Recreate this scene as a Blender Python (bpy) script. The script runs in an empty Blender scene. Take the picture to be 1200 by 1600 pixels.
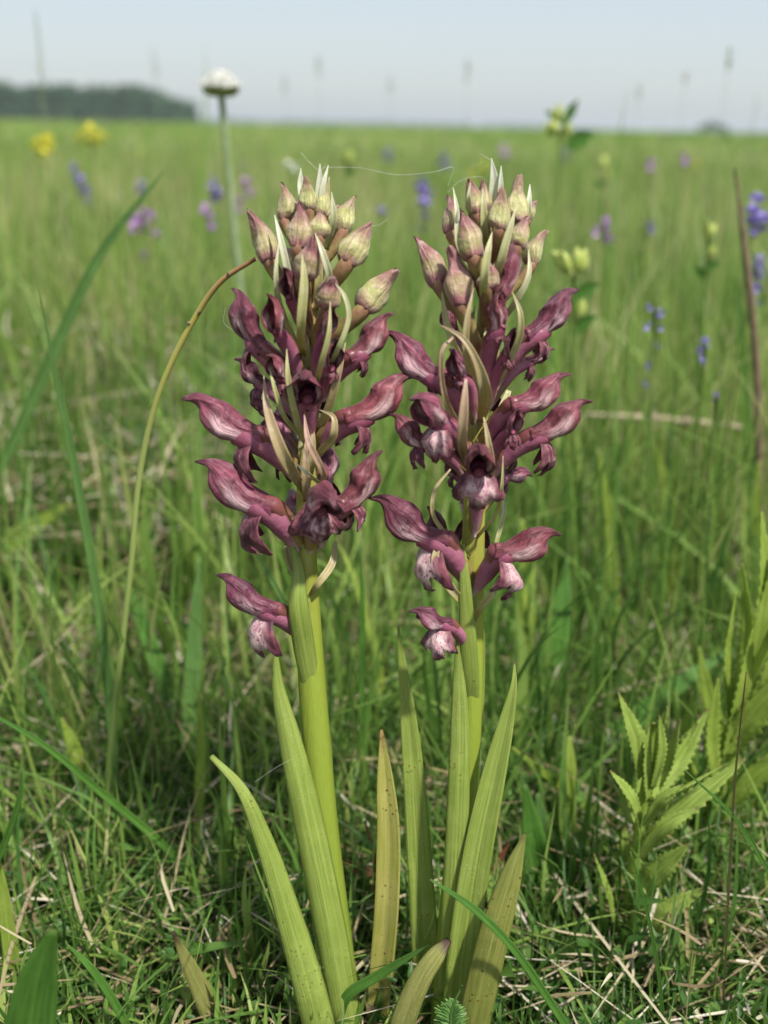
import bpy, math, random
import numpy as np
from mathutils import Vector, Matrix, noise

R = math.radians
random.seed(7)
rng = np.random.default_rng(11)
SC = bpy.context.scene
COL = SC.collection

# ------------------------------------------------------------------ camera
H = 0.225                      # camera height above the turf
FPX = 1555.0                   # focal length in pixels of the 1200x1600 photograph
PITCH = math.atan((800 - 196) / FPX)
ROLL = R(-1.1)
cam_d = bpy.data.cameras.new('camera')
cam = bpy.data.objects.new('camera', cam_d)
COL.objects.link(cam)
cam_d.sensor_fit = 'VERTICAL'
cam_d.sensor_height = 36.0
cam_d.lens = FPX / 1600 * 36.0
cam_d.clip_start = 0.01
cam_d.clip_end = 9000
cam.matrix_world = (Matrix.Translation((0, 0, H)) @ Matrix.Rotation(R(90) - PITCH, 4, 'X')
                    @ Matrix.Rotation(-ROLL, 4, 'Z'))
cam_d.dof.use_dof = True
cam_d.dof.focus_distance = 0.236
cam_d.dof.aperture_fstop = 9.5
SC.camera = cam
CM = cam.matrix_world.copy()

# ------------------------------------------------------------------ light
SUN = Vector((0.40, -0.42, 1.0)).normalized()
el = math.asin(SUN.z)
w = bpy.data.worlds.new('World')
SC.world = w
w.use_nodes = True
wn = w.node_tree
bg = wn.nodes['Background']
sky = wn.nodes.new('ShaderNodeTexSky')
sky.sky_type = 'NISHITA'
sky.sun_disc = False
sky.sun_elevation = el
sky.sun_rotation = math.atan2(SUN.x, SUN.y)
sky.air_density = 1.0
sky.dust_density = 1.5
sky.ozone_density = 1.6
veil = wn.nodes.new('ShaderNodeMix')          # thin even veil of high cloud over the blue
veil.data_type = 'RGBA'
veil.inputs[0].default_value = 0.55
veil.inputs[7].default_value = (6.3, 6.75, 7.0, 1)
wn.links.new(sky.outputs[0], veil.inputs[6])
wn.links.new(veil.outputs[2], bg.inputs['Color'])
bg.inputs['Strength'].default_value = 0.0685
sd = bpy.data.lights.new('sun', 'SUN')
sun = bpy.data.objects.new('sun', sd)
COL.objects.link(sun)
sd.energy = 3.3
sd.angle = R(3.0)
sd.color = (1.0, 0.955, 0.88)
sun.rotation_euler = SUN.to_track_quat('Z', 'Y').to_euler()
sun.location = SUN * 20
vs = SC.view_settings
vs.view_transform = 'Standard'
vs.look = 'None'
vs.exposure = 0.95
vs.gamma = 1.0
vs.use_curve_mapping = False
SC.cycles.use_denoising = True
SC.cycles.max_bounces = 8
SC.cycles.transparent_max_bounces = 8

# ------------------------------------------------------------------ helpers: picture to place
def ray(px, py):
    return (CM.to_3x3() @ Vector(((px - 600) / FPX, (800 - py) / FPX, -1))).normalized()
def at(px, py, y):
    """point on the sight line through a picture position at forward distance y"""
    d = ray(px, py)
    return Vector((0, 0, H)) + d * (y / d.y)
def ground(px, py):
    d = ray(px, py)
    return Vector((0, 0, H)) + d * (H / -d.z)
def mpp(p):
    """metres per photograph pixel at a point"""
    return (CM.inverted() @ Vector(p)).z * -1 / FPX
def yplane(py):
    f = min(1.25, max(0, (py - 270) / 1330))
    return 0.235 - 0.041 * f
def sp(px, py, mm=0.0):
    return at(px, py, yplane(py) + mm * 0.001)

def tag(o, label=None, cat=None, group=None, kind=None):
    if label: o['label'] = label
    if cat: o['category'] = cat
    if group: o['group'] = group
    if kind: o['kind'] = kind
    return o
def empty(name, loc=(0, 0, 0), parent=None):
    o = bpy.data.objects.new(name, None)
    COL.objects.link(o)
    o.location = loc
    o.empty_display_size = 0.01
    if parent: o.parent = parent
    return o

class MB:
    """collects vertices with u (along), v (across) and tint"""
    def __init__(s):
        s.v, s.f, s.u, s.w, s.t = [], [], [], [], []
    def add(s, p, u=0.0, w=0.0, t=0.0):
        s.v.append(tuple(p)); s.u.append(u); s.w.append(w); s.t.append(t)
        return len(s.v) - 1
    def grid(s, rows, closed=False):
        for a, b in zip(rows[:-1], rows[1:]):
            n = len(a)
            for j in range(n if closed else n - 1):
                k = (j + 1) % n
                s.f.append((a[j], a[k], b[k], b[j]))
    def build(s, name, mat, parent=None, origin=None, solid=0.0, smooth=True, sub=0):
        o0 = Vector(origin) if origin is not None else (parent_world(parent) if parent else Vector(s.v[0]))
        me = bpy.data.meshes.new(name)
        vv = [(x - o0.x, y - o0.y, z - o0.z) for x, y, z in s.v]
        me.from_pydata(vv, [], s.f)
        for nm, arr in (('u', s.u), ('v', s.w), ('tint', s.t)):
            a = me.attributes.new(nm, 'FLOAT', 'POINT')
            a.data.foreach_set('value', np.array(arr, dtype=np.float32))
        if smooth:
            me.polygons.foreach_set('use_smooth', [True] * len(me.polygons))
        me.materials.append(mat)
        o = bpy.data.objects.new(name, me)
        COL.objects.link(o)
        if parent:
            o.parent = parent
            o.location = o0 - parent_world(parent)
        else:
            o.location = o0
        if solid:
            m = o.modifiers.new('thickness', 'SOLIDIFY')
            m.thickness = solid
            m.offset = 0
        return o

def parent_world(p):
    l = Vector((0, 0, 0))
    while p is not None:
        l = l + p.location
        p = p.parent
    return l

def catmull(pts, n):
    """smooth curve through points (any dimension), n samples"""
    P = np.array([tuple(p) for p in pts], dtype=float)
    if len(P) == 2:
        t = np.linspace(0, 1, n)[:, None]
        return P[0] * (1 - t) + P[1] * t
    seg = np.linalg.norm(np.diff(P[:, :3], axis=0), axis=1) ** 0.5 + 1e-9
    T = np.concatenate([[0], np.cumsum(seg)])
    m = np.zeros_like(P)
    m[1:-1] = ((P[2:] - P[1:-1]) / seg[1:, None] * seg[:-1, None] + (P[1:-1] - P[:-2]) / seg[:-1, None] * seg[1:, None]) / (seg[1:] + seg[:-1])[:, None]
    m[0] = (P[1] - P[0]) / seg[0]; m[-1] = (P[-1] - P[-2]) / seg[-1]
    out = []
    for t in np.linspace(0, T[-1], n):
        i = min(len(seg) - 1, max(0, np.searchsorted(T, t, side='right') - 1))
        h = seg[i]; s = (t - T[i]) / h
        out.append((2*s**3 - 3*s**2 + 1) * P[i] + (s**3 - 2*s**2 + s) * h * m[i] + (-2*s**3 + 3*s**2) * P[i+1] + (s**3 - s**2) * h * m[i+1])
    return np.array(out)

def lerp(xs, ys, x):
    return float(np.interp(x, xs, ys))

def tube(mb, pts, radii, nu=16, nv=10, ribs=0, rib_amp=0.0, twist=0.0, u0=0.0, u1=1.0, cap=True, wob=0.0, tint=0.0):
    C = catmull([tuple(p) + (r,) for p, r in zip(pts, radii)], nu)
    rows = []
    prev = None
    for i in range(nu):
        c = Vector(C[i][:3]); r = max(1e-6, C[i][3])
        a = Vector(C[min(nu-1, i+1)][:3]) - Vector(C[max(0, i-1)][:3])
        t = a.normalized()
        if prev is None:
            n = t.cross(Vector((0.1, 1, 0.2))).normalized()
        else:
            n = (prev - t * prev.dot(t)).normalized()
        prev = n
        b = t.cross(n)
        u = u0 + (u1 - u0) * i / (nu - 1)
        row = []
        for j in range(nv):
            th = 2 * math.pi * j / nv
            rr = r * (1 + rib_amp * math.cos(ribs * th + twist * i / nu))
            p = c + (n * math.cos(th) + b * math.sin(th)) * rr
            if wob:
                p = p + noise.noise_vector(p * 160) * wob
            row.append(mb.add(p, u, math.sin(th), tint))
        rows.append(row)
    mb.grid(rows, True)
    if cap:
        for row, i, rev in ((rows[0], 0, True), (rows[-1], nu - 1, False)):
            k = mb.add(C[i][:3], u0 if i == 0 else u1, 0, tint)
            for j in range(nv):
                q = (row[j], row[(j + 1) % nv], k)
                mb.f.append(q if rev else q[::-1])
    return C

def ribbon(mb, pts, widths, nu=30, nv=6, fold=0.25, face=None, teeth=0, tooth=0.0, wave=0.0, curl=0.0, tint=0.0, sheath=0.0, seed=0, twist=0.0):
    """leaf blade along pts (tip last); widths are full widths in metres at the points. face: direction the upper side looks"""
    C = catmull([tuple(p) + (wd,) for p, wd in zip(pts, widths)], nu)
    rows = []
    for i in range(nu):
        c = Vector(C[i][:3]); wd = max(2e-5, C[i][3])
        t = (Vector(C[min(nu-1, i+1)][:3]) - Vector(C[max(0, i-1)][:3])).normalized()
        f = Vector(face) if face is not None else (Vector((0, 0, H)) - c)
        n = (f - t * f.dot(t)).normalized()
        b = t.cross(n)
        u = i / (nu - 1)
        if twist:
            q = Matrix.Rotation(twist * (u - 0.35), 3, t)
            n = q @ n; b = q @ b
        row = []
        for j in range(nv + 1):
            s = 2 * j / nv - 1
            e = 1.0
            if teeth and abs(s) > 0.99:
                e = 1 + tooth * (((u * teeth) % 1.0) - 0.4)
            ang = s * sheath
            if sheath > 0.01:                # wraps round as an arc
                x = math.sin(ang) / sheath
                z = -(1 - math.cos(ang)) / sheath
            else:
                x = s; z = 0
            z += fold * (abs(s) ** 1.2 - 0.4) * min(1, 4 * (1 - u) + 0.25)
            z += curl * s * s * u
            z += wave * math.sin(u * 23 + seed * 1.7 + (1.6 if s > 0 else 0)) * abs(s)
            row.append(mb.add(c + b * (x * wd * 0.5 * e) + n * (z * wd * 0.5), u, s, tint))
        rows.append(row)
    mb.grid(rows)
    return C

# ------------------------------------------------------------------ helpers: materials
class NT:
    def __init__(s, name):
        s.m = bpy.data.materials.new(name)
        s.m.use_nodes = True
        s.t = s.m.node_tree
        s.t.nodes.clear()
        s.out = s.t.nodes.new('ShaderNodeOutputMaterial')
    def n(s, kind, **kw):
        x = s.t.nodes.new('ShaderNode' + kind)
        for k, v in kw.items():
            setattr(x, k, v)
        return x
    def link(s, a, b):
        s.t.links.new(a, b)
    def val(s, sock, x):
        if isinstance(x, bpy.types.NodeSocket): s.link(x, sock)
        else: sock.default_value = x
    def attr(s, name):
        return s.n('Attribute', attribute_name=name).outputs['Fac']
    def math(s, op, a, b=0.0, c=None, clamp=False):
        x = s.n('Math', operation=op, use_clamp=clamp)
        s.val(x.inputs[0], a); s.val(x.inputs[1], b)
        if c is not None: s.val(x.inputs[2], c)
        return x.outputs[0]
    def rng(s, x, a, b, c=0.0, d=1.0, smooth=True):
        m = s.n('MapRange', interpolation_type='SMOOTHSTEP' if smooth else 'LINEAR')
        s.val(m.inputs[0], x)
        for k, q in zip((1, 2, 3, 4), (a, b, c, d)): m.inputs[k].default_value = q
        return m.outputs[0]
    def mix(s, f, a, b, mode='MIX'):
        x = s.n('Mix', data_type='RGBA', blend_type=mode)
        s.val(x.inputs[0], f)
        for k, q in ((6, a), (7, b)):
            if isinstance(q, (tuple, list)): q = tuple(q) + ((1,) if len(q) == 3 else ())
            s.val(x.inputs[k], q)
        return x.outputs[2]
    def noise(s, scale, detail=3, coord=None, rough=0.55, dist=0.0):
        x = s.n('TexNoise')
        x.inputs['Scale'].default_value = scale
        x.inputs['Detail'].default_value = detail
        x.inputs['Roughness'].default_value = rough
        x.inputs['Distortion'].default_value = dist
        if coord is None: coord = s.n('TexCoord').outputs['Object']
        s.link(coord, x.inputs['Vector'])
        return x.outputs['Fac']
    def voro(s, scale, coord=None):
        x = s.n('TexVoronoi')
        x.inputs['Scale'].default_value = scale
        if coord is None: coord = s.n('TexCoord').outputs['Object']
        s.link(coord, x.inputs['Vector'])
        return x.outputs['Distance']
    def ramp(s, x, stops):
        r = s.n('ValToRGB')
        e = r.color_ramp.elements
        while len(e) < len(stops): e.new(0.5)
        for q, (p, c) in zip(e, stops):
            q.position = p; q.color = tuple(c) + (1,)
        s.link(x, r.inputs[0])
        return r.outputs[0]
    def vec(s, x, y, z):
        c = s.n('CombineXYZ')
        for i, q in enumerate((x, y, z)): s.val(c.inputs[i], q)
        return c.outputs[0]
    def rand(s):
        return s.n('ObjectInfo').outputs['Random']
    def surface(s, col, rough=0.5, spec=0.4, trans=0.0, bump=None, bump_d=0.0003, bump_s=0.5, trans_col=None, sheen=0.0, sss=0.0, coat=0.0):
        b = s.n('BsdfPrincipled')
        s.val(b.inputs['Base Color'], col if isinstance(col, bpy.types.NodeSocket) else tuple(col) + (1,))
        s.val(b.inputs['Roughness'], rough)
        s.val(b.inputs['Specular IOR Level'], spec)
        if sheen:
            b.inputs['Sheen Weight'].default_value = sheen
            b.inputs['Sheen Roughness'].default_value = 0.4
        if sss:
            b.inputs['Subsurface Weight'].default_value = sss
            b.inputs['Subsurface Radius'].default_value = (0.6, 0.3, 0.3)
            b.inputs['Subsurface Scale'].default_value = 0.002
        if bump is not None:
            bp = s.n('Bump')
            bp.inputs['Strength'].default_value = bump_s
            bp.inputs['Distance'].default_value = bump_d
            s.link(bump, bp.inputs['Height'])
            s.link(bp.outputs[0], b.inputs['Normal'])
        res = b.outputs[0]
        if trans:
            t = s.n('BsdfTranslucent')
            tc = trans_col if trans_col is not None else col
            s.val(t.inputs['Color'], tc if isinstance(tc, bpy.types.NodeSocket) else tuple(tc) + (1,))
            if bump is not None: s.link(bp.outputs[0], t.inputs['Normal'])
            mx = s.n('MixShader')
            mx.inputs[0].default_value = trans
            s.link(res, mx.inputs[1]); s.link(t.outputs[0], mx.inputs[2])
            res = mx.outputs[0]
        s.link(res, s.out.inputs['Surface'])
        return s.m

def mat_hood():
    k = NT('hood_petal')
    u, v = k.attr('u'), k.attr('v')
    r = k.rand()
    coord = k.vec(k.math('MULTIPLY', u, 2.6), k.math('MULTIPLY', v, 2.4), k.math('MULTIPLY', r, 40))
    n1 = k.noise(1.7, 4, coord, dist=0.4)
    nl = k.noise(1.5, 3, k.vec(k.math('MULTIPLY', u, 2.2), k.math('MULTIPLY', v, 9.0), k.math('MULTIPLY', r, 23)))
    n2 = k.noise(420, 3)
    av = k.math('ABSOLUTE', v)
    # veins run lengthwise and branch a little
    vein = k.math('SINE', k.math('ADD', k.math('MULTIPLY', v, 27), k.math('MULTIPLY', nl, 9)))
    vein = k.rng(vein, 0.3, 1.0)
    base = k.mix(k.rng(n1, 0.25, 0.75), (0.075, 0.013, 0.027), (0.32, 0.085, 0.12))
    # paler patch low on each side
    pale = k.math('MULTIPLY', k.rng(av, 0.36, 0.62), k.math('SUBTRACT', 1.0, k.rng(av, 0.72, 0.9)))
    pale = k.math('MULTIPLY', pale, k.math('MULTIPLY', k.rng(u, 0.08, 0.28), k.math('SUBTRACT', 1.0, k.rng(u, 0.42, 0.66))))
    pale = k.math('MULTIPLY', pale, k.rng(n1, 0.30, 0.52))
    base = k.mix(pale, base, (0.64, 0.42, 0.44))
    base = k.mix(k.math('MULTIPLY', vein, k.rng(nl, 0.3, 0.7, 0.12, 0.55)), base, (0.085, 0.012, 0.03))
    # beak tip dries brown
    base = k.mix(k.math('MULTIPLY', k.math('SUBTRACT', 1.0, k.rng(av, 0.08, 0.4)), 0.5), base, (0.10, 0.019, 0.038))
    base = k.mix(k.math('SUBTRACT', 1.0, k.rng(u, 0.05, 0.3)), base, k.mix(k.rng(av, 0.3, 0.6), (0.13, 0.028, 0.04), (0.29, 0.075, 0.13)))
    base = k.mix(k.math('MULTIPLY', k.rng(u, 0.66, 0.95), 0.6), base, (0.075, 0.022, 0.028))
    base = k.mix(k.math('MULTIPLY', k.rng(n2, 0.5, 0.75), 0.35), base, (0.42, 0.20, 0.24))
    hsv = k.n('HueSaturation')
    k.link(base, hsv.inputs['Color'])
    k.val(hsv.inputs['Value'], k.rng(r, 0, 1, 0.75, 1.3, False))
    k.val(hsv.inputs['Hue'], k.rng(k.math('FRACT', k.math('MULTIPLY', r, 7.3)), 0, 1, 0.485, 0.515, False))
    h = k.math('ADD', k.math('MULTIPLY', vein, -0.22), k.math('ADD', k.math('MULTIPLY', n2, 0.55), k.math('MULTIPLY', n1, 1.0)))
    return k.surface(hsv.outputs[0], 0.50, 0.38, 0.22, h, 0.0007, 0.8, sheen=0.12)

def mat_lip():
    k = NT('lip_petal')
    u, v = k.attr('u'), k.attr('v')
    r = k.rand()
    coord = k.vec(k.math('MULTIPLY', u, 1.6), k.math('MULTIPLY', v, 1.3), k.math('MULTIPLY', r, 30))
    n1 = k.noise(3, 4, coord)
    d = k.voro(8.5, coord)
    dots = k.math('SUBTRACT', 1.0, k.rng(d, 0.16, 0.34))
    av = k.math('ABSOLUTE', v)
    mid = k.math('MULTIPLY', k.math('SUBTRACT', 1.0, k.rng(av, 0.40, 0.85)), k.math('MULTIPLY', k.rng(u, 0.0, 0.12), k.math('SUBTRACT', 1.0, k.rng(u, 0.55, 0.85))))
    edge = k.mix(k.rng(n1, 0.3, 0.7), (0.06, 0.012, 0.026), (0.27, 0.085, 0.11))
    pale = k.mix(k.rng(n1, 0.3, 0.6), (0.36, 0.14, 0.20), (0.66, 0.48, 0.47))
    mid = k.math('MULTIPLY', mid, k.rng(k.math('ADD', n1, k.math('SUBTRACT', k.attr('tint'), 0.5)), 0.25, 0.6))
    pale = k.mix(k.math('MULTIPLY', dots, k.rng(n1, 0.3, 0.5)), pale, (0.17, 0.01, 0.09))
    c = k.mix(mid, edge, pale)
    return k.surface(c, 0.52, 0.35, 0.25, n1, 0.0006, 0.7, sheen=0.15)

def mat_spur():
    k = NT('spur')
    u = k.attr('u'); n1 = k.noise(300, 3); n2 = k.noise(900, 2)
    c = k.mix(k.rng(u, 0.0, 0.55), (0.25, 0.062, 0.105), (0.36, 0.13, 0.195))
    c = k.mix(k.rng(u, 0.7, 1.0), c, (0.52, 0.36, 0.34))
    c = k.mix(k.math('MULTIPLY', k.rng(n1, 0.45, 0.7), 0.5), c, (0.23, 0.045, 0.12))
    return k.surface(c, 0.45, 0.4, 0.12, n2, 0.0003, 0.5, sss=0.1)

def mat_ovary():
    k = NT('ovary')
    u, v = k.attr('u'), k.attr('v'); n1 = k.noise(260, 3)
    c = k.mix(k.rng(u, 0.1, 0.9), (0.30, 0.24, 0.065), (0.16, 0.034, 0.055))
    c = k.mix(k.math('MULTIPLY', n1, 0.6), c, (0.24, 0.075, 0.075))
    return k.surface(c, 0.38, 0.5, 0.08, n1, 0.0004, 0.5, sss=0.1)

def mat_bud():
    k = NT('bud')
    u, v, t = k.attr('u'), k.attr('v'), k.attr('tint')
    r = k.rand()
    coord = k.vec(k.math('MULTIPLY', u, 1.5), k.math('MULTIPLY', v, 3.0), k.math('MULTIPLY', r, 40))
    n1 = k.noise(2.2, 4, coord, dist=0.5)
    n2 = k.noise(500, 3)
    vein = k.rng(k.math('SINE', k.math('ADD', k.math('MULTIPLY', v, 13), k.math('MULTIPLY', n1, 3))), 0.25, 1.0)
    green = k.mix(k.rng(n1, 0.3, 0.7), (0.32, 0.33, 0.09), (0.60, 0.58, 0.30))
    pink = k.mix(k.rng(n1, 0.3, 0.7), (0.20, 0.055, 0.07), (0.46, 0.23, 0.22))
    f = k.math('ADD', k.math('MULTIPLY', k.rng(u, 0.35, 0.85), 0.75), k.math('MULTIPLY', k.math('SUBTRACT', 1.0, k.rng(u, 0.02, 0.28)), 0.8))
    f = k.math('ADD', f, k.math('ADD', k.math('MULTIPLY', n1, 1.1), k.math('SUBTRACT', t, 0.95)), clamp=True)
    c = k.mix(f, green, pink)
    c = k.mix(k.math('MULTIPLY', vein, k.math('MULTIPLY', k.rng(n1, 0.35, 0.65), 0.4)), c, (0.15, 0.035, 0.055))
    c = k.mix(k.math('MULTIPLY', k.rng(n2, 0.55, 0.72), 0.4), c, (0.6, 0.5, 0.42))
    h = k.math('ADD', k.math('MULTIPLY', vein, -0.15), k.math('ADD', n2, k.math('MULTIPLY', n1, 0.8)))
    return k.surface(c, 0.52, 0.35, 0.15, h, 0.0006, 0.8, sheen=0.2)

def mat_bract():
    k = NT('bract')
    u, v, t = k.attr('u'), k.attr('v'), k.attr('tint')
    n1 = k.noise(350, 3)
    ve = k.rng(k.math('SINE', k.math('MULTIPLY', v, 10.0)), 0.2, 1.0)
    green = k.mix(u, (0.42, 0.43, 0.11), (0.54, 0.52, 0.26))
    pink = k.mix(u, (0.44, 0.32, 0.16), (0.47, 0.24, 0.23))
    white = k.mix(u, (0.45, 0.50, 0.24), (0.82, 0.82, 0.72))
    c = k.mix(k.math('MULTIPLY', t, 2.0, clamp=True), white, green)
    c = k.mix(k.math('SUBTRACT', k.math('MULTIPLY', t, 2.0), 1.0, clamp=True), c, pink)
    c = k.mix(k.math('MULTIPLY', ve, 0.25), c, (0.28, 0.21, 0.10))
    c = k.mix(k.math('MULTIPLY', k.rng(n1, 0.5, 0.7), 0.3), c, (0.7, 0.62, 0.5))
    return k.surface(c, 0.42, 0.4, 0.3, n1, 0.0003, 0.5)

def mat_stem():
    k = NT('orchid_stem')
    u, v = k.attr('u'), k.attr('v')
    n1 = k.noise(180, 3)
    st = k.n('Mapping'); st.inputs['Scale'].default_value = (1, 1, 0.06)
    k.link(k.n('TexCoord').outputs['Object'], st.inputs['Vector'])
    n2 = k.noise(1200, 3, st.outputs[0])
    c = k.ramp(u, [(0.0, (0.18, 0.27, 0.04)), (0.45, (0.26, 0.335, 0.045)), (0.62, (0.36, 0.33, 0.075)), (0.85, (0.40, 0.28, 0.13)), (1.0, (0.5, 0.5, 0.2))])
    c = k.mix(k.math('MULTIPLY', n2, 0.5), c, (0.22, 0.25, 0.02))
    c = k.mix(k.math('MULTIPLY', k.rng(n1, 0.55, 0.75), k.rng(u, 0.5, 0.7)), c, (0.30, 0.12, 0.08))
    return k.surface(c, 0.38, 0.45, 0.1, n2, 0.0004, 0.5, sss=0.15)

def mat_leaf(name, a, b, tip, brown, spots=0.0, streak=42.0, trans=0.3, rough=0.4, vein_dark=0.25, hairs=True):
    """strap leaf with parallel veins; brown sets where the tip starts to dry (1 = never)"""
    k = NT(name)
    u, v, t = k.attr('u'), k.attr('v'), k.attr('tint')
    coord = k.vec(k.math('MULTIPLY', u, 3.0), k.math('MULTIPLY', v, 2.0), k.math('MULTIPLY', k.rand(), 50))
    n1 = k.noise(2.4, 4, coord)
    n3 = k.noise(110, 4)
    ve = k.noise(1.0, 2, k.vec(k.math('MULTIPLY', u, 1.6), k.math('MULTIPLY', v, streak * 0.42), k.math('MULTIPLY', k.rand(), 90)), 0.7)
    ve = k.rng(ve, 0.42, 0.68)
    c = k.mix(k.rng(n1, 0.25, 0.75), a, b)
    c = k.mix(k.math('MULTIPLY', ve, vein_dark), c, tuple(0.45 * q for q in a))
    c = k.mix(k.math('MULTIPLY', k.rng(n3, 0.45, 0.75), 0.35), c, tuple(min(0.9, 1.35 * q) for q in b))
    if spots:
        d = k.voro(700)
        s = k.math('MULTIPLY', k.math('SUBTRACT', 1.0, k.rng(d, 0.16, 0.3)), k.rng(n3, 0.56, 0.62))
        c = k.mix(k.math('MULTIPLY', s, spots), c, (0.12, 0.05, 0.012))
    mid = k.math('SUBTRACT', 1.0, k.rng(k.math('ABSOLUTE', v), 0.0, 0.12))
    c = k.mix(k.math('MULTIPLY', mid, 0.25), c, tuple(min(0.9, 1.5 * q) for q in b))
    if brown < 1:
        f = k.rng(k.math('ADD', u, k.math('MULTIPLY', k.math('SUBTRACT', n1, 0.5), 0.16)), brown, min(1.05, brown + 0.14))
        c = k.mix(f, c, tip)
    if hairs:
        hz = k.voro(1500)
        hs = k.math('MULTIPLY', k.math('SUBTRACT', 1.0, k.rng(hz, 0.08, 0.2)), k.rng(k.noise(60, 2), 0.42, 0.6))
        c = k.mix(k.math('MULTIPLY', hs, 0.6), c, (0.75, 0.78, 0.6))
    h = k.math('ADD', k.math('MULTIPLY', ve, -0.3), k.math('MULTIPLY', n3, 0.9))
    return k.surface(c, rough, 0.45, trans, h, 0.0004, 0.6)

def mat_grass(name, stops, trans=0.42, rough=0.45, spec=0.35):
    k = NT(name)
    u, v, t = k.attr('u'), k.attr('v'), k.attr('tint')
    c = k.ramp(t, stops)
    n1 = k.noise(90, 3)
    c = k.mix(k.math('MULTIPLY', k.rng(n1, 0.4, 0.75), 0.25), c, (0.26, 0.34, 0.08))
    c = k.mix(k.math('MULTIPLY', k.rng(u, 0.7, 1.0), 0.22), c, (0.28, 0.26, 0.09))
    return k.surface(c, rough, spec, trans)

def mat_plain(name, a, b, scale=200, rough=0.55, trans=0.2, spec=0.3):
    k = NT(name)
    n1 = k.noise(scale, 4)
    c = k.mix(k.rng(n1, 0.3, 0.7), a, b)
    return k.surface(c, rough, spec, trans, n1, 0.0004, 0.4)

def mat_ground():
    k = NT('meadow_ground')
    geo = k.n('NewGeometry').outputs['Position']
    ln = k.n('VectorMath', operation='LENGTH'); k.link(geo, ln.inputs[0])
    far = k.rng(ln.outputs['Value'], 0.7, 3.5)
    n1 = k.noise(60, 6, geo, 0.65)
    n2 = k.noise(420, 5, geo, 0.7)
    soil = k.mix(n1, (0.028, 0.028, 0.012), (0.085, 0.085, 0.036))
    soil = k.mix(k.rng(n2, 0.55, 0.75), soil, (0.12, 0.105, 0.06))
    n3 = k.noise(0.35, 5, geo, 0.6)
    n4 = k.noise(0.02, 4, geo, 0.6)
    turf = k.mix(n3, (0.09, 0.16, 0.035), (0.18, 0.25, 0.07))
    turf = k.mix(k.math('MULTIPLY', n4, 0.6), turf, (0.12, 0.15, 0.06))
    c = k.mix(far, soil, turf)
    return k.surface(c, 0.85, 0.2, 0.0, n2, 0.003, 0.8)

M = dict(
    hood=mat_hood(), lip=mat_lip(), spur=mat_spur(), ovary=mat_ovary(), bud=mat_bud(), bract=mat_bract(), stem=mat_stem(),
    leaf=mat_leaf('orchid_leaf', (0.24, 0.335, 0.052), (0.35, 0.43, 0.10), (0.35, 0.30, 0.12), 0.985, 0.5, vein_dark=0.30),
    leaf_old=mat_leaf('orchid_leaf_old', (0.20, 0.235, 0.045), (0.29, 0.30, 0.075), (0.055, 0.022, 0.012), 0.93, 0.9),
    leaf_dry=mat_leaf('orchid_leaf_withering', (0.24, 0.26, 0.06), (0.34, 0.33, 0.11), (0.075, 0.04, 0.025), 0.82, 1.0),
    leaf_yellow=mat_leaf('orchid_leaf_yellowing', (0.34, 0.35, 0.06), (0.45, 0.42, 0.13), (0.28, 0.13, 0.05), 0.90, 1.0),
    green=mat_leaf('grass_leaf_green', (0.075, 0.20, 0.028), (0.13, 0.29, 0.05), (0.2, 0.16, 0.06), 0.97, 0, 26, 0.4, 0.38, 0.2, False),
    blue=mat_leaf('grass_leaf_bluish', (0.095, 0.21, 0.048), (0.16, 0.30, 0.08), (0.2, 0.16, 0.06), 0.985, 0, 26, 0.35, 0.4, 0.2, False),
    lime=mat_leaf('leaf_lime', (0.31, 0.45, 0.06), (0.45, 0.56, 0.12), (0.2, 0.13, 0.06), 0.97, 0, 12, 0.5, 0.4, 0.2, False),
    serr=mat_leaf('serrated_leaf', (0.25, 0.38, 0.055), (0.40, 0.50, 0.12), (0.17, 0.085, 0.05), 0.90, 0, 9, 0.35, 0.42, 0.35, False),
    straw=mat_leaf('dry_straw', (0.33, 0.26, 0.15), (0.50, 0.43, 0.29), (0.3, 0.2, 0.1), 0.99, 0, 20, 0.2, 0.6, 0.3, False),
    brownish=mat_leaf('brownish_stalk', (0.10, 0.10, 0.035), (0.15, 0.12, 0.05), (0.08, 0.04, 0.02), 0.8, 0, 8, 0.1, 0.5, 0.2, False),
    rust=mat_leaf('rusty_leaf', (0.17, 0.055, 0.03), (0.30, 0.11, 0.05), (0.08, 0.03, 0.02), 0.9, 0, 14, 0.2, 0.5, 0.3, False),
)
M['bud_ovary'] = mat_plain('bud_ovary', (0.36, 0.34, 0.10), (0.27, 0.12, 0.085), 260, 0.5, 0.15, 0.35)
GS = [(0.0, (0.05, 0.135, 0.026)), (0.25, (0.125, 0.25, 0.045)), (0.48, (0.225, 0.36, 0.072)), (0.68, (0.35, 0.45, 0.115)), (0.82, (0.45, 0.45, 0.19)), (1.0, (0.54, 0.45, 0.29))]
M['grass'] = mat_grass('meadow_grass', GS)
M['litter'] = mat_grass('dead_straw', [(0.0, (0.10, 0.065, 0.035)), (0.4, (0.24, 0.18, 0.10)), (0.8, (0.42, 0.36, 0.25)), (1.0, (0.56, 0.52, 0.43))], 0.1, 0.65, 0.25)
M['ground'] = mat_ground()
M['pale_stem'] = mat_plain('pale_green_stem', (0.25, 0.34, 0.16), (0.36, 0.44, 0.25))
M['stalk'] = mat_plain('green_stalk', (0.12, 0.21, 0.04), (0.2, 0.28, 0.07))
M['white'] = mat_plain('white_florets', (0.72, 0.72, 0.66), (0.86, 0.86, 0.82))
M['sepal'] = mat_plain('sepal_green', (0.30, 0.37, 0.12), (0.48, 0.52, 0.24), trans=0.4)
M['yellow'] = mat_plain('yellow_petal', (0.76, 0.70, 0.06), (0.84, 0.81, 0.16))
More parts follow.
